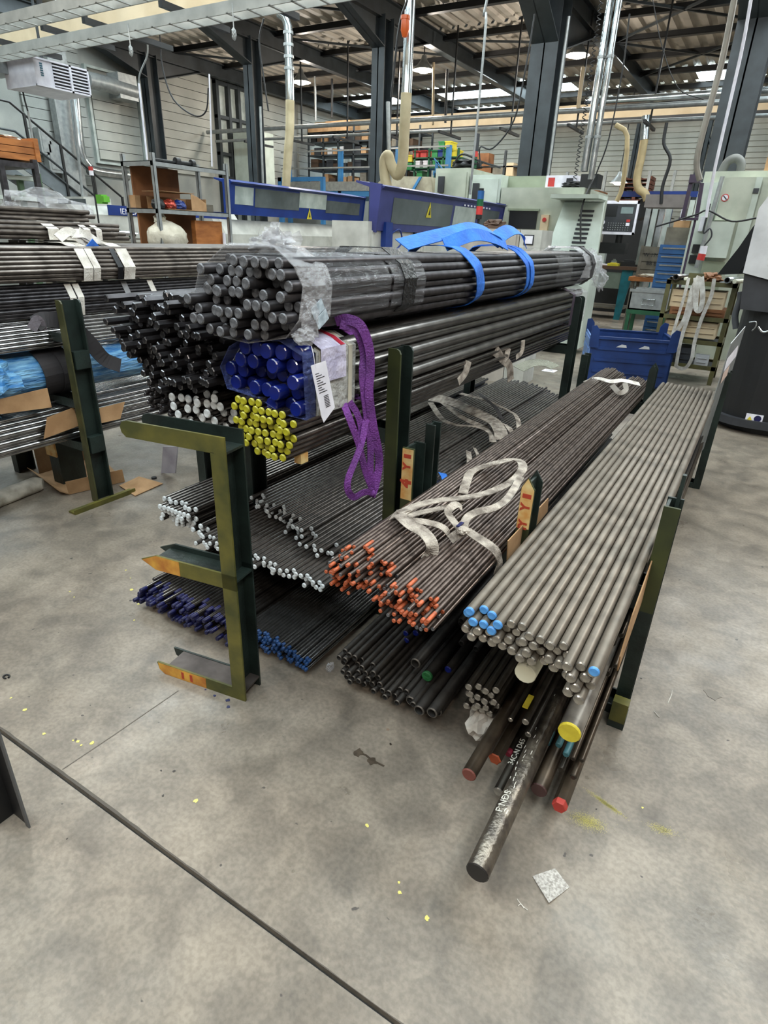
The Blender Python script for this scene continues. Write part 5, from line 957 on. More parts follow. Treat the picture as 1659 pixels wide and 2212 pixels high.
q = MB(); q.box((ca.x, 7.0, .0), (cb.x, 7.5, ca.z)); q.box((ca.x+.03, 6.985, .5), (cb.x-.03, 7.0, ca.z-.03)); tag(q.build('beige_cabinet', mat('beige_grey_enamel', '#b5aea4', .5)), 'beige cabinet in front of the lathe, behind the blue sling', 'cabinet')
cc = Yp(1172, 495, 7.0)
q = MB(); q.box((cb.x+.01, 7.0, .0), (cc.x, 7.4, ca.z)); o = tag(q.build('small_cabinet', MACHW), 'off-white small cabinet with a display in front of the lathe', 'cabinet')
q = MB(); q.box((cb.x+.06, 6.99, ca.z-.15), (cb.x+.17, 7.0, ca.z-.05)); q.build('display', DGREY, o); q = MB(); q.box((cb.x+.07, 6.985, ca.z-.14), (cb.x+.16, 6.99, ca.z-.06)); q.build('display_face', PAPER, o)
t = thing('signal_tower', 'red, green and blue signal lamp tower behind the blue sling', 'signal lamp', (-3.75, 9.0, 1.7))
SX = Yp(1037, 440, 7.2).x; K_ = Yp(1037, 412, 7.2).z; K0 = Yp(1037, 490, 7.2).z; ks = (K_-K0)/.47
for k, (z0, z1, m_) in enumerate([(1.82, 1.93, REDP), (1.93, 2.02, mat('dark_green_lens', '#1f5c3a', .3)), (2.02, 2.13, mat('blue_lens', '#2a5f9c', .3))]): q = MB(); q.tube([(SX, 7.2, K0+(z0-1.66)*ks), (SX, 7.2, K0+(z1-1.66)*ks)], .038, 12); q.build('lens', m_, t)
q = MB(); q.tube([(SX, 7.2, K0-.02), (SX, 7.2, K0+.1*ks)], .015, 8); q.tube([(SX, 7.2, K0+.1*ks), (SX, 7.2, K0+.16*ks)], .038, 12); q.tube([(SX, 7.2, K0+.47*ks), (SX, 7.2, K0+.5*ks)], .03, 12); q.build('stalk', BLACK, t)
q = MB(); q.box((SX-.15, 7.1, ca.z+.001), (SX+.3, 7.35, ca.z+.03)); q.blob((SX+.2, 7.2, ca.z+.05), (.12, .08, .05), 8, .5, 3); tag(q.build('tool_clutter', mat('brown_clutter', '#5c4638', .7)), 'dark tools and scraps on the beige cabinet', 'clutter')
# feeders
def feeder(x, y0, y1, zt, cov, body, label, blab, slope=.0, grp='bar feeders', panels=(), top=.0, boxy=False):
    t = thing('bar_feeder', label, 'machine', (x, y0, 0), grp)
    q = MB(); H_ = zt-.52
    if boxy:
        for k in range(3): ya = y0-.1+k*(y1-y0+.1)/3; yb = y0-.1+(k+1)*(y1-y0+.1)/3-.015; q = MB(); q.box((x-.5, ya, .1), (x-.02, yb, zt-.36)); q.box((x-.02, ya+.06, .3), (x-.005, yb-.06, zt-.45)); q.build('body_panel', body, t)
        q = MB(); q.box((x-.005, y0+.9, 1.3), (x+.02, y0+.95, zt-.42)); q.box((x-.005, y0+.8, zt-.45), (x+.02, y0+1.05, zt-.42)); q.build('black_bracket', BLACK, t)
        q = MB(); q.box((x-.005, y0+.15, 1.45), (x+.06, y0+.3, 1.72)); q.tube(spl([(x+.03, y0+.3, 1.6), (x+.06, y0+.45, 1.65), (x+.06, y0+.5, 1.5), (x+.03, y0+.2, 1.35)]), .01, 6); q.build('regulator', BLUE, t)
        H_ = 1.0
    P_ = [(x-.55, y0-.15, .95), (x-.05, y0-.15, .95), (x+.02, y0-.15, 1.05), (x+.02, y0-.15, H_-.2), (x-.1, y0-.15, H_), (x-.5, y0-.15, H_), (x-.6, y0-.15, H_-.12), (x-.6, y0-.15, 1.05)]
    if boxy: q = MB(); q.box((x-.5, y0, 0), (x-.02, y1-.1, .1)); q.build('plinth', BLACK, t)
    else: q.prism(P_, (0, y1-y0+.3, 0)); q.build('housing', body, t)
    q = MB(); boxy or q.prism([(a+(.03 if a > x-.3 else -.03), b-.12, c) for a, b, c in P_], (0, .14, 0)); boxy or q.build('end_cap', mat('grey_cap_enamel', '#a9a69d', .5), t)
    q = MB(); q.box((x-.5, y0+.1, 0), (x-.1, y0+.5, .95)); q.box((x-.5, y1-.5, 0), (x-.1, y1-.1, .95)); q.box((x-.02, y0, 1.0), (x+.03, y1, 1.18)); q.build('stand', MACHL, t)
    # cover: tilted open lid
    q = MB(); za, zb = zt-.45, zt
    q.add([(x+.02, y0, za), (x+.02, y1, za), (x+.1, y1, zb-.06), (x+.1, y0, zb-.06)], [(0, 1, 2, 3)]); q.v = []; q.f = []; q.m = []; q.sm = []
    q.prism([(x+.0, y0, za), (x+.02, y0, za), (x+.07, y0, zb-.05), (x+.05, y0, zb-.05)], (0, y1-y0, 0)); q.prism([(x+.05, y0, zb-.06), (x+.13, y0, zb-.02), (x-.25, y0, zb+.04), (x-.25, y0, zb+.02)], (0, y1-y0, 0))
    q.prism([(x+.03, y0-.02, za-.02), (x+.09, y0-.02, zb), (x-.06, y0-.02, zb+.02), (x-.06, y0-.02, za)], (0, .02, 0)); q.prism([(x+.03, y1, za-.02), (x+.09, y1, zb), (x-.06, y1, zb+.02), (x-.06, y1, za)], (0, .02, 0))
    q.build('cover', cov, t)
    for a, b, c, d, m_, nm in panels:
        P2 = []
        for yy, f_ in ((a, c), (b, c), (b, d), (a, d)):
            z = za+(zb-.05-za)*f_; P2.append((x+.021+.05*f_, y0+(y1-y0)*yy, z))
        q = MB(); q.prism(P2, (.004, 0, 0)); q.build(nm, m_, t)
    # warning triangle
    q = MB(); ty = y0+(y1-y0)*(.53 if cov is BLUE else .32); tz = za+.0 if cov is BLUE else za+.17; q.prism([(x+.034+(.0 if cov is BLUE else .018), ty-.07, tz), (x+.034+(.0 if cov is BLUE else .018), ty+.07, tz), (x+.045+(.0 if cov is BLUE else .026), ty, tz+.17)], (.004, 0, 0)); o = q.build('warning_triangle', YELP, t)
    q = MB(); q.prism([(x+.042+(.0 if cov is BLUE else .02), ty-.015, tz+.03), (x+.042+(.0 if cov is BLUE else .02), ty+.02, tz+.03), (x+.046+(.0 if cov is BLUE else .026), ty+.0, tz+.11)], (.004, 0, 0)); q.build('warning_mark', INK, o)
    return t
t1 = feeder(-7.2, 7.35, 11.0, 2.24, BLUE, MACHW, 'long bar feeder with an open deep-blue cover at the left centre', '', panels=[(.03, .14, .35, .95, CLEARW, 'cover_window'), (.15, .45, .3, .95, WIND, 'cover_window'), (.45, .66, .42, 1.0, CLEARW, 'cover_window'), (.66, .96, .3, .8, WIND, 'cover_window')])
t2 = feeder(-3.85, 6.15, 9.8, 2.08, PURP, MACHW, 'long bar feeder with an open violet-blue cover at the right centre', '', boxy=True, panels=[(.08, .5, .2, .85, WIND, 'cover_window'), (.52, .72, .25, .85, CLEARW, 'cover_window'), (.75, .96, .25, .85, WIND, 'cover_window')])
q = MB()
for k in range(9): q.box((-3.775, 8.3+k*.11, 1.98), (-3.77, 8.35+k*.11, 2.0))
q.build('cover_lettering', PAPER, t2)
# white feeder at the left with lettering
t = thing('bar_feeder', 'white bar feeder with blue name band at the left, behind the shelf unit', 'machine', (-9, 6.5, 0), 'bar feeders')
P_ = [(-9.6, 6.25, 1.3), (-9.1, 6.25, 1.3), (-9.0, 6.25, 1.4), (-9.0, 6.25, 1.72), (-9.1, 6.25, 1.84), (-9.5, 6.25, 1.84)]
q = MB(); q.prism(P_, (0, 3.2, 0)); q.build('housing', MACHW, t); q = MB(); q.prism([(a-.02, b-.25, c) for a, b, c in P_], (0, .25, 0)); q.build('end_cap', mat('grey_cap_enamel', '#a9a69d', .5), t)
o = bx('name_band', (-8.998, 6.6, 1.72), (-8.985, 9.2, 1.86), BLUE, t); text('IEMCA', .12, frame((-8.98, 6.98, 1.775), (0, 1, 0), (0, 0, 1)), PAPER, t, 'lettering')
q = MB(); q.box((-9.5, 6.4, 0), (-9.1, 6.8, 1.3)); q.box((-9.5, 8.8, 0), (-9.1, 9.2, 1.3)); q.build('stand', MACHW, t)
# galvanised shelf unit
t = thing('shelf_unit', 'galvanised angle-iron shelf unit with boxes, left of the blue cover', 'shelf', (-5.3, 4.8, 0))
SX0, SX1 = -5.62, -5.2
for xx, yy in ((SX1, 4.34), (SX1, 5.28), (SX0, 4.34), (SX0, 5.28)): q = MB(); q.box((xx, yy, 0), (xx+.035, yy+.004, 2.21)); q.box((xx+.031, yy, 0), (xx+.035, yy+.035, 2.21)); q.build('post', GALV, t)
for z in (1.74, 2.14, .9): q = MB(); q.box((SX0, 4.34, z), (SX1+.03, 5.3, z+.006)); q.box((SX1+.025, 4.34, z-.035), (SX1+.03, 5.3, z+.006)); q.box((SX0, 4.34, z-.035), (SX1+.03, 4.345, z+.006)); q.build('shelf_board', GALV, t)
for a, b, m_, lab in [((-5.6, 4.42, 1.75), (-5.58, 5.0, 2.13), PLY, 'brown plywood sheet standing behind the boxes on the shelf unit'), ((-5.5, 4.36, 1.4), (-5.48, 5.1, 1.74), PLY, 'dark plywood sheet under the middle shelf'), ((-5.3, 4.86, 1.42), (-5.24, 5.24, 1.66), OSB, 'orange-brown plywood box standing at the right under the shelf'), ((-5.6, 4.36, 1.75), (-5.5, 4.42, 1.86), CARD, 'small carton poking out at the left of the shelf unit'), ((-5.5, 5.03, 1.75), (-5.36, 5.1, 1.82), CARD, 'small carton right of the open carton on the shelf'), ((-5.5, 5.12, 1.75), (-5.36, 5.25, 1.82), GREYWOOD, 'grey carton at the right end of the shelf')]:
    q = MB(); q.box(a, b); q.box((a[0]-.003, a[1]+.02, b[2]-.012), (b[0]+.003, b[1]-.02, b[2]-.008)); tag(q.build('shelf_item', m_), lab, 'box' if 'carton' in lab or 'box' in lab else 'board')
t = thing('open_carton', 'open brown carton with raised flaps on the shelf unit', 'box', (-5.35, 4.8, 1.75))
for a, b in (((-5.5, 4.5, 1.747), (-5.2, 5.0, 1.752)), ((-5.5, 4.5, 1.75), (-5.495, 5.0, 1.86)), ((-5.5, 4.995, 1.75), (-5.2, 5.0, 1.86))): bx('panel', a, b, CARD, t)
q = MB(); q.prism([(-5.205, 4.8, 1.75), (-5.205, 5.0, 1.75), (-5.205, 5.0, 1.82), (-5.205, 4.9, 1.87), (-5.205, 4.8, 1.9)], (.004, 0, 0)); q.build('flap', CARD, t); q = MB(); q.prism([(-5.5, 4.45, 1.9), (-5.2, 4.45, 1.9), (-5.2, 4.85, 1.9), (-5.5, 4.85, 1.9)], (0, 0, .004)); q.build('flap', CARD, t)
for c, r, m_, lab in [((-5.25, 4.42, 1.79), (.06, .07, .05), BLACK, 'black cap on the shelf unit'), ((-5.25, 4.56, 1.79), (.06, .07, .05), mat('metallic_red', '#a33a2a', .25, .5), 'shiny red helmet on the shelf unit'), ((-5.28, 4.7, 1.79), (.07, .08, .05), BLUE, 'blue plastic tub in the open carton')]: q = MB(); q.blob(c, r, 3, .25, 2, flat=.05); tag(q.build('shelf_item', m_), lab, 'clutter')
q = MB(); q.tube([(-5.3, 4.45, 2.17), (-5.3, 4.75, 2.17)], .012, 8); q.tube([(-5.3, 4.73, 2.18), (-5.3, 4.78, 2.18)], .035, 10); q.tube([(-5.3, 4.78, 2.175), (-5.3, 4.93, 2.175)], .018, 8); q.tube([(-5.3, 4.93, 2.18), (-5.3, 4.97, 2.18)], .035, 10); tag(q.build('spindle', BLACK), 'dark spindle tool lying on the top shelf of the shelf unit', 'tool')
q = MB(); q.blob((-5.25, 4.5, 1.5), (.12, .24, .14), 6, .18, 2); q.blob((-5.28, 4.45, 1.66), (.05, .06, .05), 9, .4, 3); tag(q.build('white_sack', SACK), 'bulging white sack tied at its neck under the middle shelf', 'sack')
q = MB(); q.tube([(-5.2, 5.22, 1.4), (-5.2, 5.22, 1.55)], .018, 8); tag(q.build('white_bottle', PAPER), 'white bottle neck right of the plywood box', 'bottle')
# left: frame with orange crate and green table frame
t = thing('steel_trestle', 'green and brown steel trestle at the left edge carrying the wooden crate', 'trestle', (-5.6, 3.2, 0))
for a, b, m_ in ((Xp(72, 345, -5.5), Xp(85, 455, -5.5), BLKST), (Xp(0, 352, -5.5), Xp(5, 455, -5.5), BLKST), (Xp(40, 378, -5.7), Xp(52, 452, -5.7), GRNPL if False else mat('sage_green', '#5e7a5c', .5)), (Xp(80, 375, -5.7), Xp(92, 450, -5.7), mat('sage_green', '#5e7a5c', .5))): bx('post', (a.x-.02, a.y-.02, 0), (a.x+.02, a.y+.02, a.z), m_, t)
a = Xp(-20, 352, -5.5); b = Xp(75, 352, -5.5); q = MB(); q.box((-5.95, a.y, a.z-.01), (-5.48, b.y, a.z+.03)); q.build('top_frame', BLKST, t)
for py in (385, 430): a = Xp(0, py, -5.65); bx('crossbar', (-5.7, 2.9, a.z), (-5.62, 3.5, a.z+.03), MACHL, t)
t = thing('wooden_crate', 'orange-brown wooden crate on the trestle at the left edge', 'crate', (-5.6, 3.2, 2.0))
a = Xp(0, 350, -5.55); b = Xp(78, 318, -5.55); q = MB(); z0 = a.z+.03
for k in range(3): q.box((-5.85, 2.95, z0+k*.05), (-5.52, b.y, z0+.045+k*.05))
q.box((-5.86, 3.08, z0), (-5.51, 3.12, z0+.17)); q.box((-5.86, b.y-.04, z0), (-5.51, b.y, z0+.17)); q.build('boards', OSB, t)
q = MB(); q.blob((-5.7, 3.2, z0+.16), (.15, .2, .02), 4, .4, 3); q.build('liner', STRAPW, t)
q = MB(); q.blob(Xp(100, 448, -4.4), (.16, .3, .1), 7, .4, 2.5); tag(q.build('film_heap', FILMW), 'grey heap of crumpled film behind the topmost far left bars', 'plastic film')
# stairs with railings on the left
t = thing('metal_stairs', 'grey steel staircase with black handrails along the left wall', 'stairs', (-12.5, 8.5, 0))
a = Xp(0, 300, -12.5); b = Xp(205, 470, -12.5)
s0 = Xp(0, 295, -12.5); s1 = Xp(200, 440, -12.5); d = s1-s0
for xx in (-12.5, -13.5):
    q = MB(); s = Vector((xx, s0.y, s0.z)); e_ = Vector((xx, s1.y+1.2, s1.z+1.2*d.z/d.y)); q.prism([s, e_, e_-Vector((0, 0, .3)), s-Vector((0, 0, .3))], (.03, 0, 0)); q.build('stringer', mat('stair_grey', '#6d7478', .5), t)
k = 0; z = s0.z
while z > .2 and k < 20:
    y = s0.y+(z-s0.z)*d.y/d.z; bx('tread', (-13.5, y-.02, z-.22), (-12.5, y+.24, z-.19), MACHW, t); z -= .19; k += 1
for off in (0, .28, .42):
    q = MB(); p0 = Xp(20, 220, -12.45); p1 = Xp(262, 425, -12.45); q.tube([(-12.45, p0.y-.6, p0.z-off*1.6+.02), (-12.45, p0.y, p0.z-off*1.6), (-12.45, p1.y, p1.z-off*1.6)], .022, 6); q.build('handrail', CHAR if off else BLACK, t)
for f_ in (.1, .4, .7, 1.0):
    p = p0+(p1-p0)*f_; bx('baluster', (-12.47, p.y, p.z-1.0), (-12.43, p.y+.04, p.z), BLACK, t)
bx('landing', (-14.3, 5.5, s0.z-.25), (-12.45, s0.y, s0.z-.05), mat('stair_grey', '#6d7478', .5), t)
# wall things left
pipe('downpipe', [Xp(160, 200, -13.9), Xp(175, 330, -13.9), Xp(190, 360, -13.9)], .1, SHINY, 'thick galvanised downpipe on the left wall behind the stairs', smooth=4, n=12)
pipe('wall_duct', [Xp(192, 366, -14.1), Xp(215, 372, -14.1), Xp(275, 380, -14.1)], .12, SHINY, 'horizontal galvanised duct low on the left wall', smooth=4, n=12)
pipe('wall_duct', [Xp(188, 172, -14.0), Xp(230, 182, -14.0), Xp(290, 200, -14.0)], .16, GALV, 'fat ventilation duct high on the left wall', n=14)
q = MB(); p = Xp(300, 198, -14.1); q.box((-14.3, p.y-.7, p.z-.25), (-13.9, p.y-.2, p.z+.25)); tag(q.build('duct_box', GALV), 'square galvanised duct box beside the wall column', 'duct')
p = Xp(140, 260, -14.0); q = MB(); q.box((-14.3, p.y-.1, 0), (-14.1, p.y+.35, 5.5)); tag(q.build('wall_pier', GALV), 'pale metal pier on the left wall behind the heater', 'pier')
for px, py, s, lab in [(93, 306, .25, 'small grey switch box on the left wall above the stairs'), (112, 340, .3, 'grey electric cabinet lower on the left wall above the stairs')]:
    p = Xp(px, py, -14.3); q = MB(); q.box((-14.38, p.y-s/2, p.z-s), (-14.2, p.y+s/2, p.z+s)); q.box((-14.2, p.y-s/3, p.z-s*.8), (-14.19, p.y+s/3, p.z+s*.8)); tag(q.build('switch_box', GALV), lab, 'box')
# unit heater
t = thing('unit_heater', 'white hanging air heater with dark louvres at the top left', 'heater', (-9.3, 6.2, 3.4))
h0, h1, h2, h3 = [Xp(*p, -9.0) for p in ((70, 125), (188, 150), (190, 200), (80, 185))]
q = MB(); q.box((-9.7, h0.y+.0, 3.24), (-9.02, h1.y, 3.56)); q.box((-9.02, h0.y, 3.24), (-9.0, h0.y+.26, 3.56)); q.box((-9.02, h0.y, 3.24), (-8.98, h1.y, 3.26)); q.box((-9.02, h0.y, 3.54), (-8.98, h1.y, 3.56)); q.box((-9.02, h1.y-.02, 3.24), (-8.98, h1.y, 3.56)); q.box((-9.02, h0.y+.5, 3.24), (-8.98, h0.y+.53, 3.56)); q.build('casing', PAPER, t)
bx('grille', (-9.012, h0.y+.26, 3.26), (-9.008, h1.y-.02, 3.54), BLACK, t)
for k in range(7): q = MB(); z = 3.275+k*.038; q.box((-9.01, h0.y+.26, z), (-8.985, h1.y-.02, z+.014)); q.build('louvre', PAPER, t)
text('Reznor', .06, frame((-8.997, h0.y+.1, 3.42), (0, 0, -1), (0, 1, 0)), mat('blue_print', '#3a6a8c', .5), t, 'lettering') if False else None
q = MB()
for k in range(6): q.box((-8.999, h0.y+.08, 3.36+k*.026), (-8.997, h0.y+.12, 3.378+k*.026))
q.build('small_print', mat('teal_print', '#3a6a7c', .5), t)
q = MB(); q.tube([(-9.4, 6.2, 3.56), (-9.4, 6.2, 5.4)], .02, 6); q.tube([(-9.6, 5.4, 3.5), (-9.6, 4.6, 3.5)], .12, 10); q.build('bracket', CHAR, t)
q = MB(); p = Xp(10, 140, -9.6); q.box((-10, p.y-.5, p.z-.1), (-9.6, p.y+.15, p.z+.1)); tag(q.build('heater_duct', GALV), 'grey sheet-metal duct at the top left edge', 'duct')
# blue mezzanine and shelving far behind
t = thing('mezzanine', 'blue steel mezzanine platform with railings at the far centre', 'platform', (-11, 17, 0))
q = MB(); q.box((-14.2, 17, 2.6), (-8.3, 19.5, 2.75)); q.build('deck', SKBLUE, t); q = MB(); q.box((-14.2, 16.98, 2.75), (-8.3, 17.0, 3.0)); q.build('kick_board', GALV, t)
for xx in (-14.0, -12.0, -10.0, -8.4): bx('post', (xx, 17, 0), (xx+.12, 17.12, 3.85), SKBLUE, t)
for z in (3.35, 3.8): bx('rail', (-14.2, 16.99, z), (-8.3, 17.03, z+.04), GALV, t)
for k, (xa, xb, z0, zs, lab) in enumerate([(-13.6, -11.3, 2.75, (3.0, 3.4, 3.8, 4.15, 4.4), 'dark shelving with cartons on the mezzanine, left block'), (-11.1, -9.6, 2.75, (3.1, 3.55, 3.95, 4.3), 'dark shelving with cartons on the mezzanine, beside the column')]):
    t = thing('tall_shelving', lab, 'shelf', (xa, 18, z0), 'mezzanine shelving')
    n = 4
    for i in range(n+1):
        for yy in (17.6, 18.4): bx('post', (xa+(xb-xa)*i/n, yy, z0), (xa+(xb-xa)*i/n+.05, yy+.04, zs[-1]+.15), CHAR, t)
    for z in zs: bx('shelf_board', (xa, 17.6, z-.04), (xb, 18.4, z), CHAR, t)
    rr = random.Random(5+k)
    for z in (z0,)+zs[:-1]:
        x = xa+.08
        while x < xb-.25:
            w_ = rr.uniform(.1, .3); h = rr.uniform(.14, .3); m_ = rr.choice([CARD, GREYWOOD, CLOUD, PLY, DGREY, mat('dark_brown_carton', '#4f3c2c', .8), CARD, BLACK]); q = MB(); q.box((x, 17.65, z), (x+w_, 18.2, z+h)); q.box((x+.02, 17.645, z+h*.7), (x+w_-.02, 17.65, z+h*.9)); tag(q.build('stored_box', m_), '%s box on the mezzanine shelving' % {'cardboard': 'tan carton', 'grey_crate_wood': 'grey wooden', 'mottled_pale_panel': 'pale grey', 'dark_grey_paint': 'dark grey', 'dark_brown_carton': 'dark brown', 'black_paint': 'black', 'brown_plywood': 'brown plywood'}[m_.name]+(', %s block' % ('left', 'right')[k]), 'box', 'mezzanine boxes'); x += w_+rr.uniform(.01, .06)
q = MB(); q.box((-13.5, 17.5, 4.4), (-12.0, 18.2, 4.62)); q.box((-12.9, 17.6, 4.62), (-12.0, 18.2, 4.68)); tag(q.build('long_carton', CARD), 'long tan carton on top of the mezzanine shelving', 'box')
q = MB(); q.box((-14.3, 15.0, 2.3), (-13.3, 15.6, 4.1)); tag(q.build('white_cabinet', MACHL), 'pale mint cabinet at the left end of the mezzanine', 'cabinet')
t = thing('blue_gate_frame', 'bright blue steel frame in front of the mezzanine', 'frame', (-11.5, 15, 0))
a, b = Yp(600, 383, 14.5), Yp(692, 412, 14.5)
q = MB(); q.box((a.x, 14.5, a.z-.1), (b.x, 14.6, a.z)); q.box((a.x, 14.5, 0), (a.x+.12, 14.6, a.z)); q.box((b.x, 14.5, 0), (b.x+.1, 14.6, a.z)); q.box((a.x, 14.5, a.z-.5), (b.x, 14.6, a.z-.42)); q.build('frame', SKBLUE, t)
# coloured crates to the right of column 2
rr = random.Random(3)
t = thing('crate_rack', 'green-framed rack of coloured crates behind the middle column', 'rack', (-8.8, 17.2, 0))
for i in range(4): bx('post', (-9.5+i*.45, 17.2, 0), (-9.45+i*.45, 17.25, 3.8), GRNP, t)
for z in (2.85, 3.1, 3.35, 3.6): bx('shelf_board', (-9.5, 17.2, z-.03), (-8.1, 17.7, z), GRNP, t)
for k, (x, z, m_) in enumerate([(-9.55, 3.6, REDP), (-9.3, 3.6, REDP), (-9.5, 3.35, PAPER), (-9.2, 3.35, PAPER), (-8.95, 3.6, GRNPL), (-8.75, 3.6, BLUE), (-8.55, 3.6, GRNPL), (-8.35, 3.6, YELP), (-8.9, 3.35, GRNPL), (-8.65, 3.35, GRNPL), (-8.4, 3.35, YELP), (-9.4, 3.1, GRNPL), (-8.85, 3.1, GRNPL), (-8.6, 3.1, PAPER), (-9.75, 3.5, YELP), (-9.75, 3.3, GRNPL), (-8.55, 3.8, YELP), (-8.75, 3.8, GRNPL), (-8.9, 2.85, GRNPL), (-8.6, 2.85, PAPER)]):
    q = MB(); q.box((x, 17.22, z), (x+.18, 17.6, z+.17)); q.box((x-.01, 17.21, z+.14), (x+.19, 17.62, z+.17)); tag(q.build('plastic_crate', m_), 'small %s plastic crate in the coloured rack' % {'red_plastic': 'red', 'white_label_paper': 'white', 'green_plastic': 'green', 'deep_blue_enamel': 'blue', 'yellow_plastic': 'yellow'}[m_.name], 'crate', 'coloured crates')
for k, (x, z, w_, m_) in enumerate([(-7.9, 3.1, .45, PLY), (-7.4, 3.1, .3, GREYWOOD), (-7.9, 3.45, .35, PLY), (-7.0, 3.2, .2, CREAM), (-6.5, 2.9, .3, CARD)]):
    q = MB(); q.box((x, 18, z), (x+w_, 18.4, z+.3)); q.box((x-.02, 17.98, z-.02), (x+w_+.02, 18.42, z)); tag(q.build('stored_box', m_), 'brown stored box on the far shelving right of the coloured crates', 'box', 'far boxes')
t = thing('far_shelving', 'grey far shelving right of the coloured crates', 'shelf', (-7.5, 18, 0))
for xx in (-8.0, -7.1, -6.2): bx('post', (xx, 18, 0), (xx+.06, 18.06, 3.8), CHAR, t)
for z in (2.88, 3.08, 3.43): bx('shelf_board', (-8.0, 18, z-.04), (-6.2, 18.5, z), CHAR, t)
q = MB(); q.box((-7.5, 16.5, 0), (-7.42, 16.54, 2.4)); q.box((-8.45, 16.5, 0), (-8.37, 16.54, 3.4)); q.prism([(-8.5, 16.5, 3.2), (-7.4, 16.5, 2.2), (-7.4, 16.5, 2.1), (-8.5, 16.5, 3.1)], (0, .05, 0)); q.prism([(-8.5, 16.5, 3.5), (-7.4, 16.5, 2.5), (-7.4, 16.5, 2.46), (-8.5, 16.5, 3.46)], (0, .04, 0)); tag(q.build('blue_handrail', SKBLUE), 'slanting blue stair handrail below the coloured crates', 'handrail')
# pale green cabinets between feeders and lathe
for a, b, m_, lab in [((-5.1, 10, 1.2), (-4.5, 11, 2.6), MACH, 'pale green cabinet standing between the column and the lathe, left part'), ((-4.48, 10, 1.2), (-3.95, 11.2, 2.5), MACHL, 'mint cabinet door beside the pale green cabinet')]:
    t = thing('machine_cabinet', lab, 'cabinet', (a[0], a[1], 0)); bx('body', (a[0], a[1], 0), b, m_, t); bx('door', (a[0]+.04, a[1]-.015, a[2]), (b[0]-.04, a[1], b[2]-.06), m_, t); bx('vent', (a[0]+.08, a[1]-.06, b[2]-.35), (a[0]+.18, a[1]-.015, b[2]-.12), DGREY, t)
q = MB(); q.blob((-4.75, 10.4, 2.68), (.25, .2, .08), 5, .5, 3); q.tube(spl([(-4.9, 10.2, 2.65), (-4.7, 10.1, 2.8), (-4.4, 10.2, 2.7), (-4.1, 10.3, 2.62)]), .015, 6); tag(q.build('cable_clutter', BLACK), 'black cables and clutter on top of the pale green cabinet', 'cables')
t = thing('signal_tower', 'small red and green signal lamp above the pale green cabinet', 'signal lamp', (-4.62, 10.3, 2.62))
q = MB(); q.tube([(-4.55, 10.3, 2.62), (-4.55, 10.3, 2.78)], .03, 10); q.build('lens', mat('dark_green_lens', '#1f5c3a', .3), t); q = MB(); q.tube([(-4.55, 10.3, 2.78), (-4.55, 10.3, 2.86)], .032, 10); q.build('lens', REDP, t); q = MB(); q.tube([(-4.55, 10.3, 2.86), (-4.55, 10.3, 3.1)], .04, 8); q.build('hood', DGREY, t)
for a, b, m_, lab in [((-4.5, 12.4, 2.3), (-4.2, 12.8, 2.62), CARD, 'brown carton left of the broad column'), ((-4.95, 12.5, 2.3), (-4.55, 12.9, 2.5), CARD, 'low carton further left of the broad column')]: q = MB(); q.box(a, b); q.box((a[0], a[1]-.004, b[2]-.06), (b[0], a[1], b[2]-.05)); tag(q.build('carton', m_), lab, 'box')
q = MB(); q.box((-5.0, 12.3, 0), (-4.4, 13.0, 2.3)); tag(q.build('grey_locker', MACHG), 'grey-green locker under the cartons by the broad column', 'cabinet')
t = thing('chip_hopper', 'beige tilted hopper behind the violet-blue cover', 'hopper', (-6, 10, 0))
a = [Yp(*p, 9.8) for p in ((955, 420), (1000, 385), (1085, 385), (1090, 440), (1010, 440))]
P_ = [Yp(*p, 10.2) for p in ((805, 408), (830, 380), (930, 382), (935, 420), (880, 440), (800, 440))]; q = MB(); q.prism([Vector(p) for p in P_], (0, .8, 0)); q.box((P_[5].x+.1, 10.3, 0), (P_[3].x-.1, 10.9, P_[5].z+.02)); q.build('body', mat('beige_hopper', '#b0a68f', .6, 0, dark='#8d8470'), t)
q = MB(); a, b = Yp(880, 425, 10.15), Yp(905, 382, 10.15); q.prism([a, b, b+Vector((.05, 0, 0)), a+Vector((.05, 0, 0))], (0, .03, 0)); q.build('hinge_arm', SKBLUE, t)
# ducts, hoses, hanging pipes
t = thing('extraction_duct', 'pair of shiny vertical extraction pipes dropping to the lathe', 'duct', (-2.65, 9.7, 2.4))
q = MB(); q.tube([(-2.62, 9.75, 2.5), (-2.62, 9.75, 5.6)], .05, 14); q.build('pipe', SHINY, t); q = MB(); q.tube([(-2.51, 9.75, 2.4), (-2.51, 9.75, 5.6)], .04, 14); q.build('pipe', SHINY, t)
q = MB()
for z in (2.9, 3.8, 4.9): q.tube([(-2.62, 9.75, z), (-2.62, 9.75, z+.03)], .058, 14); q.tube([(-2.51, 9.75, z), (-2.51, 9.75, z+.03)], .048, 14)
q.build('clamp', GALV, t)
q = MB(); q.tube([(-2.72+.025*math.cos(a*1.2), 9.7+.025*math.sin(a*1.2), 2.4+a*.0105) for a in range(300)], .006, 4); q.build('coiled_cable', BLACK, t)
def hose(x, y, z0, z1, zj, label, hook=None, bend=None):
    t = thing('extraction_hose', label, 'hose', (x, y, z0), 'extraction hoses')
    q = MB(); q.tube([(x, y, zj), (x, y, z1)]+(bend or []), .07, 14); q.build('metal_pipe', SHINY, t)
    q = MB(); 
    for k in range(4): q.tube([(x, y, z1-.1-k*.16), (x, y, z1-.06-k*.16)], .082, 14)
    q.build('pipe_rib', GALV, t)
    pts = [(x, y, zj)]+(hook or [(x-.05, y, z0)]); q = MB(); q.tube(spl(pts, 6), .075, 14); q.build('flexible_hose', HOSE, t)
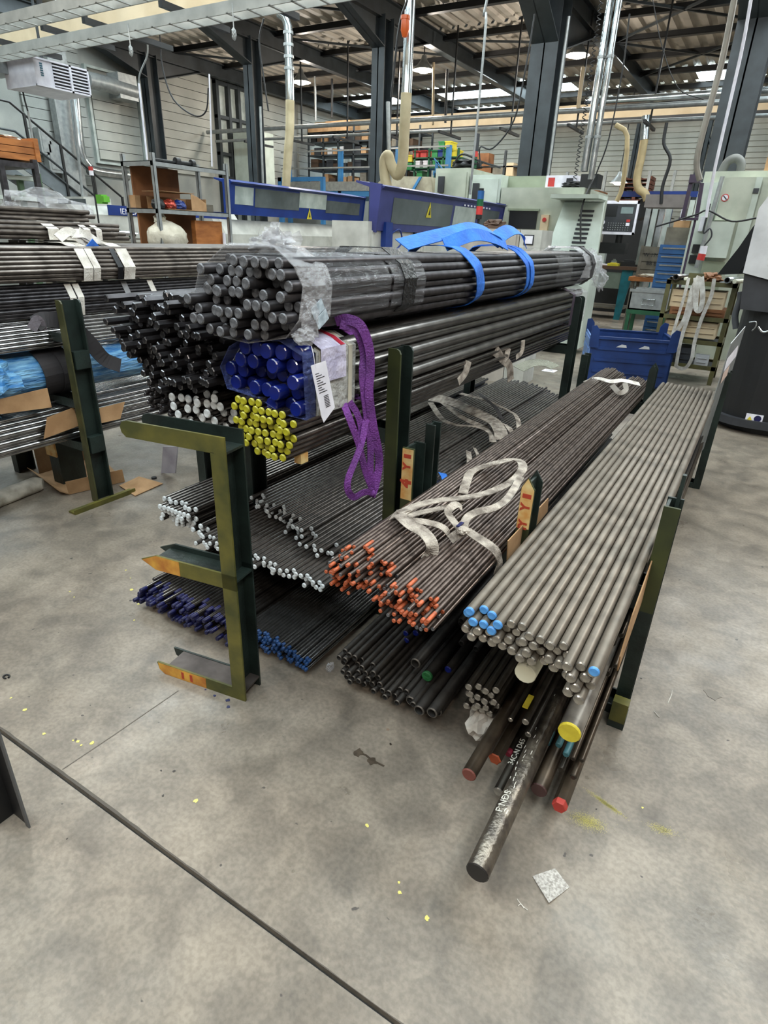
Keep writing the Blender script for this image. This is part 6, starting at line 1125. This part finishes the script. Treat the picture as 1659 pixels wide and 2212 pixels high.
hose(-7.7, 9.5, 2.4, 4.6, 3.6, 'beige flexible hose on a galvanised pipe left of the middle column', [(-7.72, 9.5, 3.2), (-7.78, 9.5, 2.8), (-7.86, 9.5, 2.2)], [(-7.74, 9.48, 4.72), (-7.84, 9.45, 4.78)])
hose(-4.86, 8.5, 2.4, 5.2, 3.35, 'beige flexible hose curling at its foot right of the middle column', [(-4.87, 8.5, 2.8), (-4.88, 8.5, 2.5), (-4.95, 8.5, 2.38), (-5.06, 8.5, 2.5), (-5.12, 8.5, 2.62), (-5.18, 8.5, 2.55), (-5.16, 8.5, 2.35), (-5.1, 8.5, 2.2)])
t = thing('extraction_hose', 'pale yellow hose bending right above the control panel', 'hose', (-2.3, 14.0, 2.5), 'extraction hoses')
q = MB(); q.tube(spl([Yp(*p, 14) for p in ((1392, 300), (1385, 340), (1376, 385), (1380, 408), (1393, 418), (1398, 432))], 6), .075, 12); q.build('flexible_hose', CREAMH, t); q = MB(); q.tube([Yp(1396, 250, 14), Yp(1392, 302, 14)], .08, 12); q.build('metal_pipe', SHINY, t)
q = MB(); q.prism([Yp(*p, 14.3) for p in ((1372, 440), (1392, 425), (1405, 428), (1410, 460), (1375, 475))], (0, .5, 0)); tag(q.build('black_hood', BLACK), 'black angular hood under the pale yellow hose', 'hood')
for pts, r, m_, lab in [([(1052, 0), (1045, 35), (1050, 45), (1032, 250), (1015, 420)], .018, GALV, 'thin galvanised pipe dropping in front of the lathe area'), ([(1330, 270), (1355, 295), (1345, 400), (1332, 435)], .03, CREAMH, 'short cream pipe above the control panel'), ([(1586, 0), (1560, 130), (1520, 280), (1505, 350), (1512, 390)], .035, mat('weathered_pipe', '#8a847a', .5, .3), 'grey-brown pipe dropping to the tall pale green machine, left one'), ([(1622, 0), (1600, 120), (1545, 360), (1525, 470)], .018, PAPER, 'white pipe dropping in front of the right column')]:
    pipe('drop_pipe', [Yp(*p, 9.2) for p in pts], r, m_, lab, smooth=3)
for k, (pts, yy, r) in enumerate([([(1155, 30), (1135, 150), (1110, 260), (1065, 320), (1037, 318), (1038, 360)], 10, .012), ([(1360, 30), (1345, 150), (1315, 300), (1290, 370), (1280, 400)], 10, .01), ([(1440, 265), (1434, 310), (1448, 345), (1432, 400), (1428, 440)], 13, .03), ([(1410, 0), (1430, 100), (1465, 190), (1520, 215)], 10, .006), ([(345, 75), (352, 150), (375, 215), (420, 250), (445, 240), (450, 190)], 7, .01), ([(318, 85), (318, 120), (302, 160), (300, 185)], 7, .012), ([(20, 95), (45, 140), (50, 200), (60, 240)], 6, .012), ([(880, 0), (862, 60), (845, 210)], 8.3, .015), ([(570, 40), (560, 90), (570, 170), (580, 240)], 8.3, .012), ([(1415, 490), (1500, 465), (1530, 455), (1580, 478), (1640, 470)], 9.6, .012)]):
    pipe('hanging_cable', [Yp(*p, yy) for p in pts], r, BLACK if k != 5 else GALV, ['black cable hanging right of the thin pipe, curling to the cabinet', 'black cable hanging left of the control panel', 'dark hanging hose before the back wall at the right', 'fine wire sagging below the roof at the right', 'black cable looping down at the upper left', 'grey curved conduit above the shelf unit', 'black cable at the left picture edge', 'black cable dropping along the middle column', 'black cable dropping beside the left column', 'black cable running across the tall pale green machine'][k], 'cable', smooth=5, n=6)
for k, (a, b, yy, r, m_) in enumerate([((300, 180), (318, 345), 7, .014, PAPER), ((452, 160), (458, 360), 7, .01, PAPER), ((60, 240), (95, 435), 6, .014, GALV), ((155, 200), (180, 440), 7.2, .022, GALV), ((838, 220), (842, 410), 8.6, .03, GALV), ((562, 230), (568, 395), 9, .02, GALV), ((680, 165), (682, 260), 16, .03, GALV), ((717, 170), (717, 255), 16, .03, BLACK), ((937, 135), (935, 270), 14.5, .03, CREAM), ((966, 150), (962, 265), 14.5, .03, BLACK), ((1260, 145), (1248, 240), 14, .04, CREAM)]):
    pipe('drop_pipe', [Yp(*a, yy), Yp(*b, yy)], r, m_, ['thin white drop pipe left of the shelf unit top', 'thin white drop pipe above the right end of the shelf unit', 'thin grey pipe left of the staircase foot', 'grey pole rising past the heater', 'bright pole just right of the middle column', 'bright pole just right of the left column', 'pale hanger rod above the long tan carton', 'black hanger rod right of the long tan carton', 'cream hanger rod right of the middle column', 'black hanger rod further right of the middle column', 'cream hanger rod right of the broad column'][k], 'pipe')
q = MB(); p = Yp(875, 55, 8.3); q.tube([(p.x, p.y, p.z-.12), (p.x, p.y, p.z-.05), (p.x, p.y, p.z+.06)], .05, 12, rs=[.03, .055, .05]); q.tube([(p.x, p.y, p.z+.06), (p.x, p.y, p.z+.1)], .06, 12); tag(q.build('warning_beacon', AMBER), 'orange warning beacon beside the hose at the top centre', 'beacon')
for px, py in ((282, 102), (505, 65)):
    q = MB(); p = Yp(px, py, 5.3); q.tube([(p.x, p.y, 3.52), (p.x, p.y, p.z)], .006, 5); q.blob((p.x, p.y, p.z-.03), (.025, .02, .05), 2, .3, 3); tag(q.build('hanging_coupling', GALV), 'small air coupling hanging below the cable trays, %s' % ('left one' if px < 400 else 'right one'), 'coupling')
# far pallets
t = thing('pallet_stack', 'stack of red-brown pallets against the back wall behind the control panel', 'pallet', (-4.9, 22, 0))
for k in range(7): q = MB(); z = 2.75+k*.12; q.box((-4.95, 23, z), (-4.0, 23.8, z+.03)); q.box((-4.95, 23, z+.03), (-4.85, 23.8, z+.1)); q.box((-4.5, 23, z+.03), (-4.4, 23.8, z+.1)); q.box((-4.1, 23, z+.03), (-4.0, 23.8, z+.1)); q.build('pallet_layer', mat('red_brown_wood', '#8a4f3c', .7, 0, dark='#5f3428'), t)
t = thing('pallet_racking', 'orange-brown pallet racking before the back wall', 'rack', (-5.5, 21.5, 0))
for xx in (-6.4, -5.2, -3.9, -3.2): bx('post', (xx, 21.7, 0), (xx+.08, 21.78, 3.6), GALV, t)
for z in (2.3, 2.68): bx('beam', (-6.4, 21.68, z), (-3.2, 21.7, z+.12), mat('rack_orange', '#b8683a', .5) if z < 2.5 else mat('rack_brown', '#7a3d30', .5), t); bx('deck', (-6.4, 21.7, z+.08), (-3.2, 24.0, z+.1), GREYWOOD, t)
for k, (x, w_, m_) in enumerate([(-6.2, .6, MACHG), (-5.5, .35, CARD), (-3.9, .5, MACHL)]): q = MB(); q.box((x, 21.8, 2.78 if k != 2 else 2.4), (x+w_, 22.4, 3.05 if k != 2 else 2.62)); q.box((x+.03, 21.79, 2.85 if k != 2 else 2.45), (x+w_-.03, 21.8, 2.87 if k != 2 else 2.47)); tag(q.build('stored_box', m_), ['grey-green box on the left of the pallet racking', 'brown carton in the middle of the pallet racking', 'mint box low at the right of the pallet racking'][k], 'box')
q = MB(); q.box((-4.0, 13.2, 1.9), (-3.2, 13.9, 2.5)); q.box((-3.9, 13.19, 2.0), (-3.3, 13.2, 2.05)); tag(q.build('brown_clutter_box', PLY), 'brown stacked parts behind the lathe door', 'box')
q = MB(); q.box((-4.0, 13.1, 0), (-3.3, 13.95, 1.9)); tag(q.build('milling_machine', MACHG), 'grey-green machine body behind the lathe', 'machine')
# tall pale green machine at the right
t = thing('machining_centre', 'tall pale green machine with panels and conduits at the right edge', 'machine', (-.7, 11, 0))
q = MB(); q.box((-1.2, 11.1, 0), (1.8, 11.7, 2.6)); q.box((-.75, 10.85, .0), (1.8, 11.1, 2.5)); q.build('body', MACH, t)
q = MB(); q.box((-1.22, 11.0, .0), (-.92, 11.1, 2.45)); q.build('side_column', MACHL, t)
for a, b, m_, nm in [((-.9, 10.82, 1.95), (-.5, 10.85, 2.5), MACH, 'door'), ((-.95, 10.72, 1.45), (-.62, 10.85, 1.93), MACHL, 'cover_box'), ((-.58, 10.83, 1.2), (-.42, 10.85, 2.5), MACHL, 'door'), ((-.4, 10.83, 1.2), (.1, 10.85, 2.45), MACH, 'door'), ((-.92, 10.84, 1.0), (-.62, 10.85, 1.4), MACHG, 'panel'), ((-.5, 10.8, 2.3), (-.43, 10.83, 2.36), DGREY, 'latch'), ((-1.1, 10.95, 1.8), (-1.04, 11.0, 2.0), PAPER, 'switch_box'), ((-1.02, 10.9, 1.82), (-.94, 11.0, 2.05), MACHG, 'switch_box'), ((-1.12, 10.95, 1.5), (-1.02, 11.0, 1.62), BLACK, 'socket'), ((-1.13, 10.95, 1.35), (-1.03, 11.0, 1.47), BLACK, 'socket'), ((-.3, 10.82, 1.98), (-.05, 10.84, 2.12), BLACK, 'dark_opening')]: bx(nm, a, b, m_, t)
q = MB(); p = Yp(1566, 427, 10.8); q.tube([(p.x, 10.82, p.z), (p.x, 10.81, p.z)], .05, 18); q.build('prohibition_sign', REDP, t)
q = MB(); q.tube([(p.x, 10.81, p.z), (p.x, 10.805, p.z)], .038, 18); q.build('sign_face', PAPER, t); q = MB(); q.prism([(p.x-.03, 10.803, p.z+.02), (p.x-.02, 10.803, p.z+.03), (p.x+.03, 10.803, p.z-.02), (p.x+.02, 10.803, p.z-.03)], (0, .003, 0)); q.build('sign_bar', INK, t)
q = MB(); q.tube(spl([(-1.0, 11.3, 2.6), (-.95, 11.3, 2.74), (-.85, 11.3, 2.78), (-.77, 11.3, 2.72), (-.75, 11.3, 2.6)], 5), .06, 10); q.build('grey_elbow', mat('grey_elbow_rubber', '#6a6c68', .6), t)
q = MB(); q.tube([(-.92, 10.7, 2.5), (-.98, 10.7, 1.3)], .03, 8); q.build('conduit', GALV, t)
t2 = thing('hanging_plug', 'red and white industrial plug hanging before the tall pale green machine', 'plug', (-.95, 10.5, 1.4)); p = Yp(1518, 545, 10.0)
q = MB(); q.tube([(p.x, 10, p.z-.02), (p.x, 10, p.z+.08)], .045, 12); q.build('plug_body', PAPER, t2); q = MB(); q.tube([(p.x-.01, 10, p.z-.1), (p.x, 10, p.z-.02)], .05, 12); q.build('plug_collar', REDP, t2); q = MB(); q.tube(spl([(p.x, 10, p.z+.08), (p.x+.06, 10, p.z+.2), (p.x+.02, 10, p.z+.3), (p.x-.05, 10, p.z+.25), (p.x-.05, 10, p.z+.6)], 5), .012, 6); q.build('cable', DGREY, t2)
q = MB(); q.box((-.45, 11.2, 2.6), (.4, 11.6, 2.78)); q.box((-.4, 11.25, 2.78), (.1, 11.5, 2.86)); tag(q.build('carton', CARD), 'brown cartons on top of the tall pale green machine', 'box')
# purple-brown stand behind
q = MB(); a, b, c, d = [Yp(*p, 10.4) for p in ((1470, 470), (1488, 395), (1512, 395), (1500, 470))]; q.prism([a, b, b+Vector((.05, 0, 0)), a+Vector((.05, 0, 0))], (0, .05, 0)); q.prism([d, c, c+Vector((.05, 0, 0)), d+Vector((.05, 0, 0))], (0, .05, 0)); q.box((b.x, 10.35, b.z), (c.x, 10.5, b.z+.1)); q.box((a.x-.02, 10.38, a.z-.03), (d.x+.05, 10.47, a.z)); q.box((d.x, 10.42, 0), (d.x+.03, 10.45, a.z)); tag(q.build('dark_bracket_stand', mat('plum_paint', '#3f3048', .5)), 'dark plum bracket stand left of the tall pale green machine', 'stand')
# black rounded machine at the right edge
t = thing('black_machine', 'large black machine with a pale mottled hood at the right edge', 'machine', (.2, 7, 0))
def arc(x0, y0, r, z0, z1, q, mi=0):
    P_ = [(x0+r-r*math.cos(a), y0+r-r*math.sin(a), z0) for a in [k*math.pi/2/8 for k in range(9)]]+[(2.2, y0, z0), (2.2, 8.5, z0), (x0, 8.5, z0)]
    q.prism(P_, (0, 0, z1-z0), mi)
q = MB(); arc(-.14, 6.45, .35, .14, 1.12, q); q.build('lower_body', BLACK, t)
q = MB(); arc(-.2, 6.4, .38, .07, .14, q); q.build('skirt', DGREY, t); q = MB(); arc(-.1, 6.5, .38, 0, .07, q); q.build('plinth', BLACK, t)
q = MB(); q.prism([(-.16, 6.45, 1.1), (2.2, 6.45, 1.0), (2.2, 6.45, 1.34), (-.06, 6.45, 1.36), (-.2, 6.45, 1.4)], (0, 2, 0)); q.build('upper_body', DGREY, t)
q = MB(); q.prism([(-.21, 6.42, 1.4), (2.2, 6.42, .9), (2.2, 6.42, 2.3), (-.08, 6.42, 2.2), (-.22, 6.42, 1.9)], (0, .6, 0)); q.build('hood', CLOUD, t)
q = MB(); q.prism([(-.5, 7.9, 1.32), (-.3, 7.9, 1.34), (-.05, 7.9, 2.05), (-.15, 7.9, 2.05), (-.28, 7.9, 1.8), (-.36, 7.9, 1.6)], (.1, .4, 0)); tag(q.build('black_curtain', mat('black_cloth', '#0c0c0d', .9)), 'black draped bellows beside the pale mottled hood', 'cover')
p = Yp(1629, 904, 6.43); o = bx('safety_sticker', (p.x-.07, 6.437, p.z-.035), (p.x+.07, 6.449, p.z+.035), PAPER, t)
q = MB(); q.tube([(p.x+.028, 6.437, p.z), (p.x+.028, 6.435, p.z)], .03, 18); q.build('blue_disc', NAVY, o); q = MB(); q.prism([(p.x-.055, 6.435, p.z-.02), (p.x-.015, 6.435, p.z-.02), (p.x-.035, 6.435, p.z+.015)], (0, .002, 0)); q.build('warning_mark', YELP, o)
q = MB(); p = Yp(1630, 705, 6.42); q.tube(spl([(p.x-.05, 6.42, p.z+.03), (p.x+.0, 6.41, p.z+.04), (p.x+.01, 6.41, p.z), (p.x-.01, 6.42, p.z-.04)], 5), .006, 6); q.tube(spl([(p.x+.03, 6.42, p.z+.0), (p.x+.08, 6.41, p.z-.04), (p.x+.16, 6.42, p.z)], 5), .01, 6); q.build('cable_hook', SHINY, t)
pipe('flex_conduit', [Yp(*p, 8.3) for p in ((1600, 630), (1598, 650), (1588, 680), (1590, 710))], .035, mat('grey_flex', '#5a5c60', .5), 'grey flexible conduit beside the black machine', 'pipe', smooth=4)
# small red/white signal tower left and odds
t = thing('signal_tower', 'slim red and white signal lamp left of the shelf unit', 'signal lamp', (-7.5, 6, 1.6)); p = Yp(197, 372, 6.2)
q = MB(); q.tube([(p.x, 6.2, p.z-.04), (p.x, 6.2, p.z+.02)], .03, 10); q.build('lens', PAPER, t); q = MB(); q.tube([(p.x, 6.2, p.z+.02), (p.x, 6.2, p.z+.07)], .03, 10); q.build('lens', REDP, t); q = MB(); q.tube([(p.x, 6.2, 1.4), (p.x, 6.2, p.z-.04)], .012, 8); q.build('stalk', BLACK, t)
q = MB(); p = Yp(215, 430, 6.4); q.box((p.x-.12, 6.4, p.z-.06), (p.x+.05, 6.5, p.z+.06)); q.box((p.x+.05, 6.4, p.z-.04), (p.x+.1, 6.5, p.z+.04)); tag(q.build('green_box', mat('bright_green', '#6fc23a', .5)), 'bright green box behind the white bar feeder', 'box')
q = MB(); a = Yp(120, 455, 7); b = Yp(190, 425, 7); q.box((a.x-1.6, 7, 1.0), (b.x-.1, 7.5, b.z)); q.box((a.x-1.6, 6.98, b.z-.06), (b.x-.1, 7.0, b.z)); o = tag(q.build('white_machine_case', MACHW), 'white machine case with a dark window at the left, behind the top bars', 'machine'); a2 = Yp(130, 455, 6.98); b2 = Yp(185, 430, 6.98); q = MB(); q.box((a2.x, 6.97, a2.z), (b2.x, 6.98, b2.z)); q.build('dark_window', WIND, o)
q = MB(); a = Yp(190, 500, 5.8); q.blob((a.x+.4, 5.8, 1.46), (.5, .2, .08), 4, .4, 2); tag(q.build('green_cover', mat('dark_green_cloth', '#2f4a38', .8)), 'dark green cover lying below the white bar feeder', 'cover')
q = MB(); a = Yp(250, 500, 5.6); q.blob((a.x, 5.6, 1.49), (.35, .15, .03), 14, .4, 3); tag(q.build('white_cloth', PAPER), 'white cloth lying below the white bar feeder', 'cloth')
q = MB(); a = Yp(170, 480, 5.9); q.blob((a.x, 5.9, 1.6), (.15, .1, .12), 24, .5, 3); tag(q.build('motor', mat('dark_motor', '#23302a', .5)), 'small dark green motor left of the white bar feeder end', 'motor')
q = MB(); a = Yp(150, 500, 6.2); q.box((-9.0, 5.4, 0), (-6.0, 6.3, 1.4)); tag(q.build('low_table', GREYWOOD), 'low grey table carrying the cloth and motor at the left', 'table')
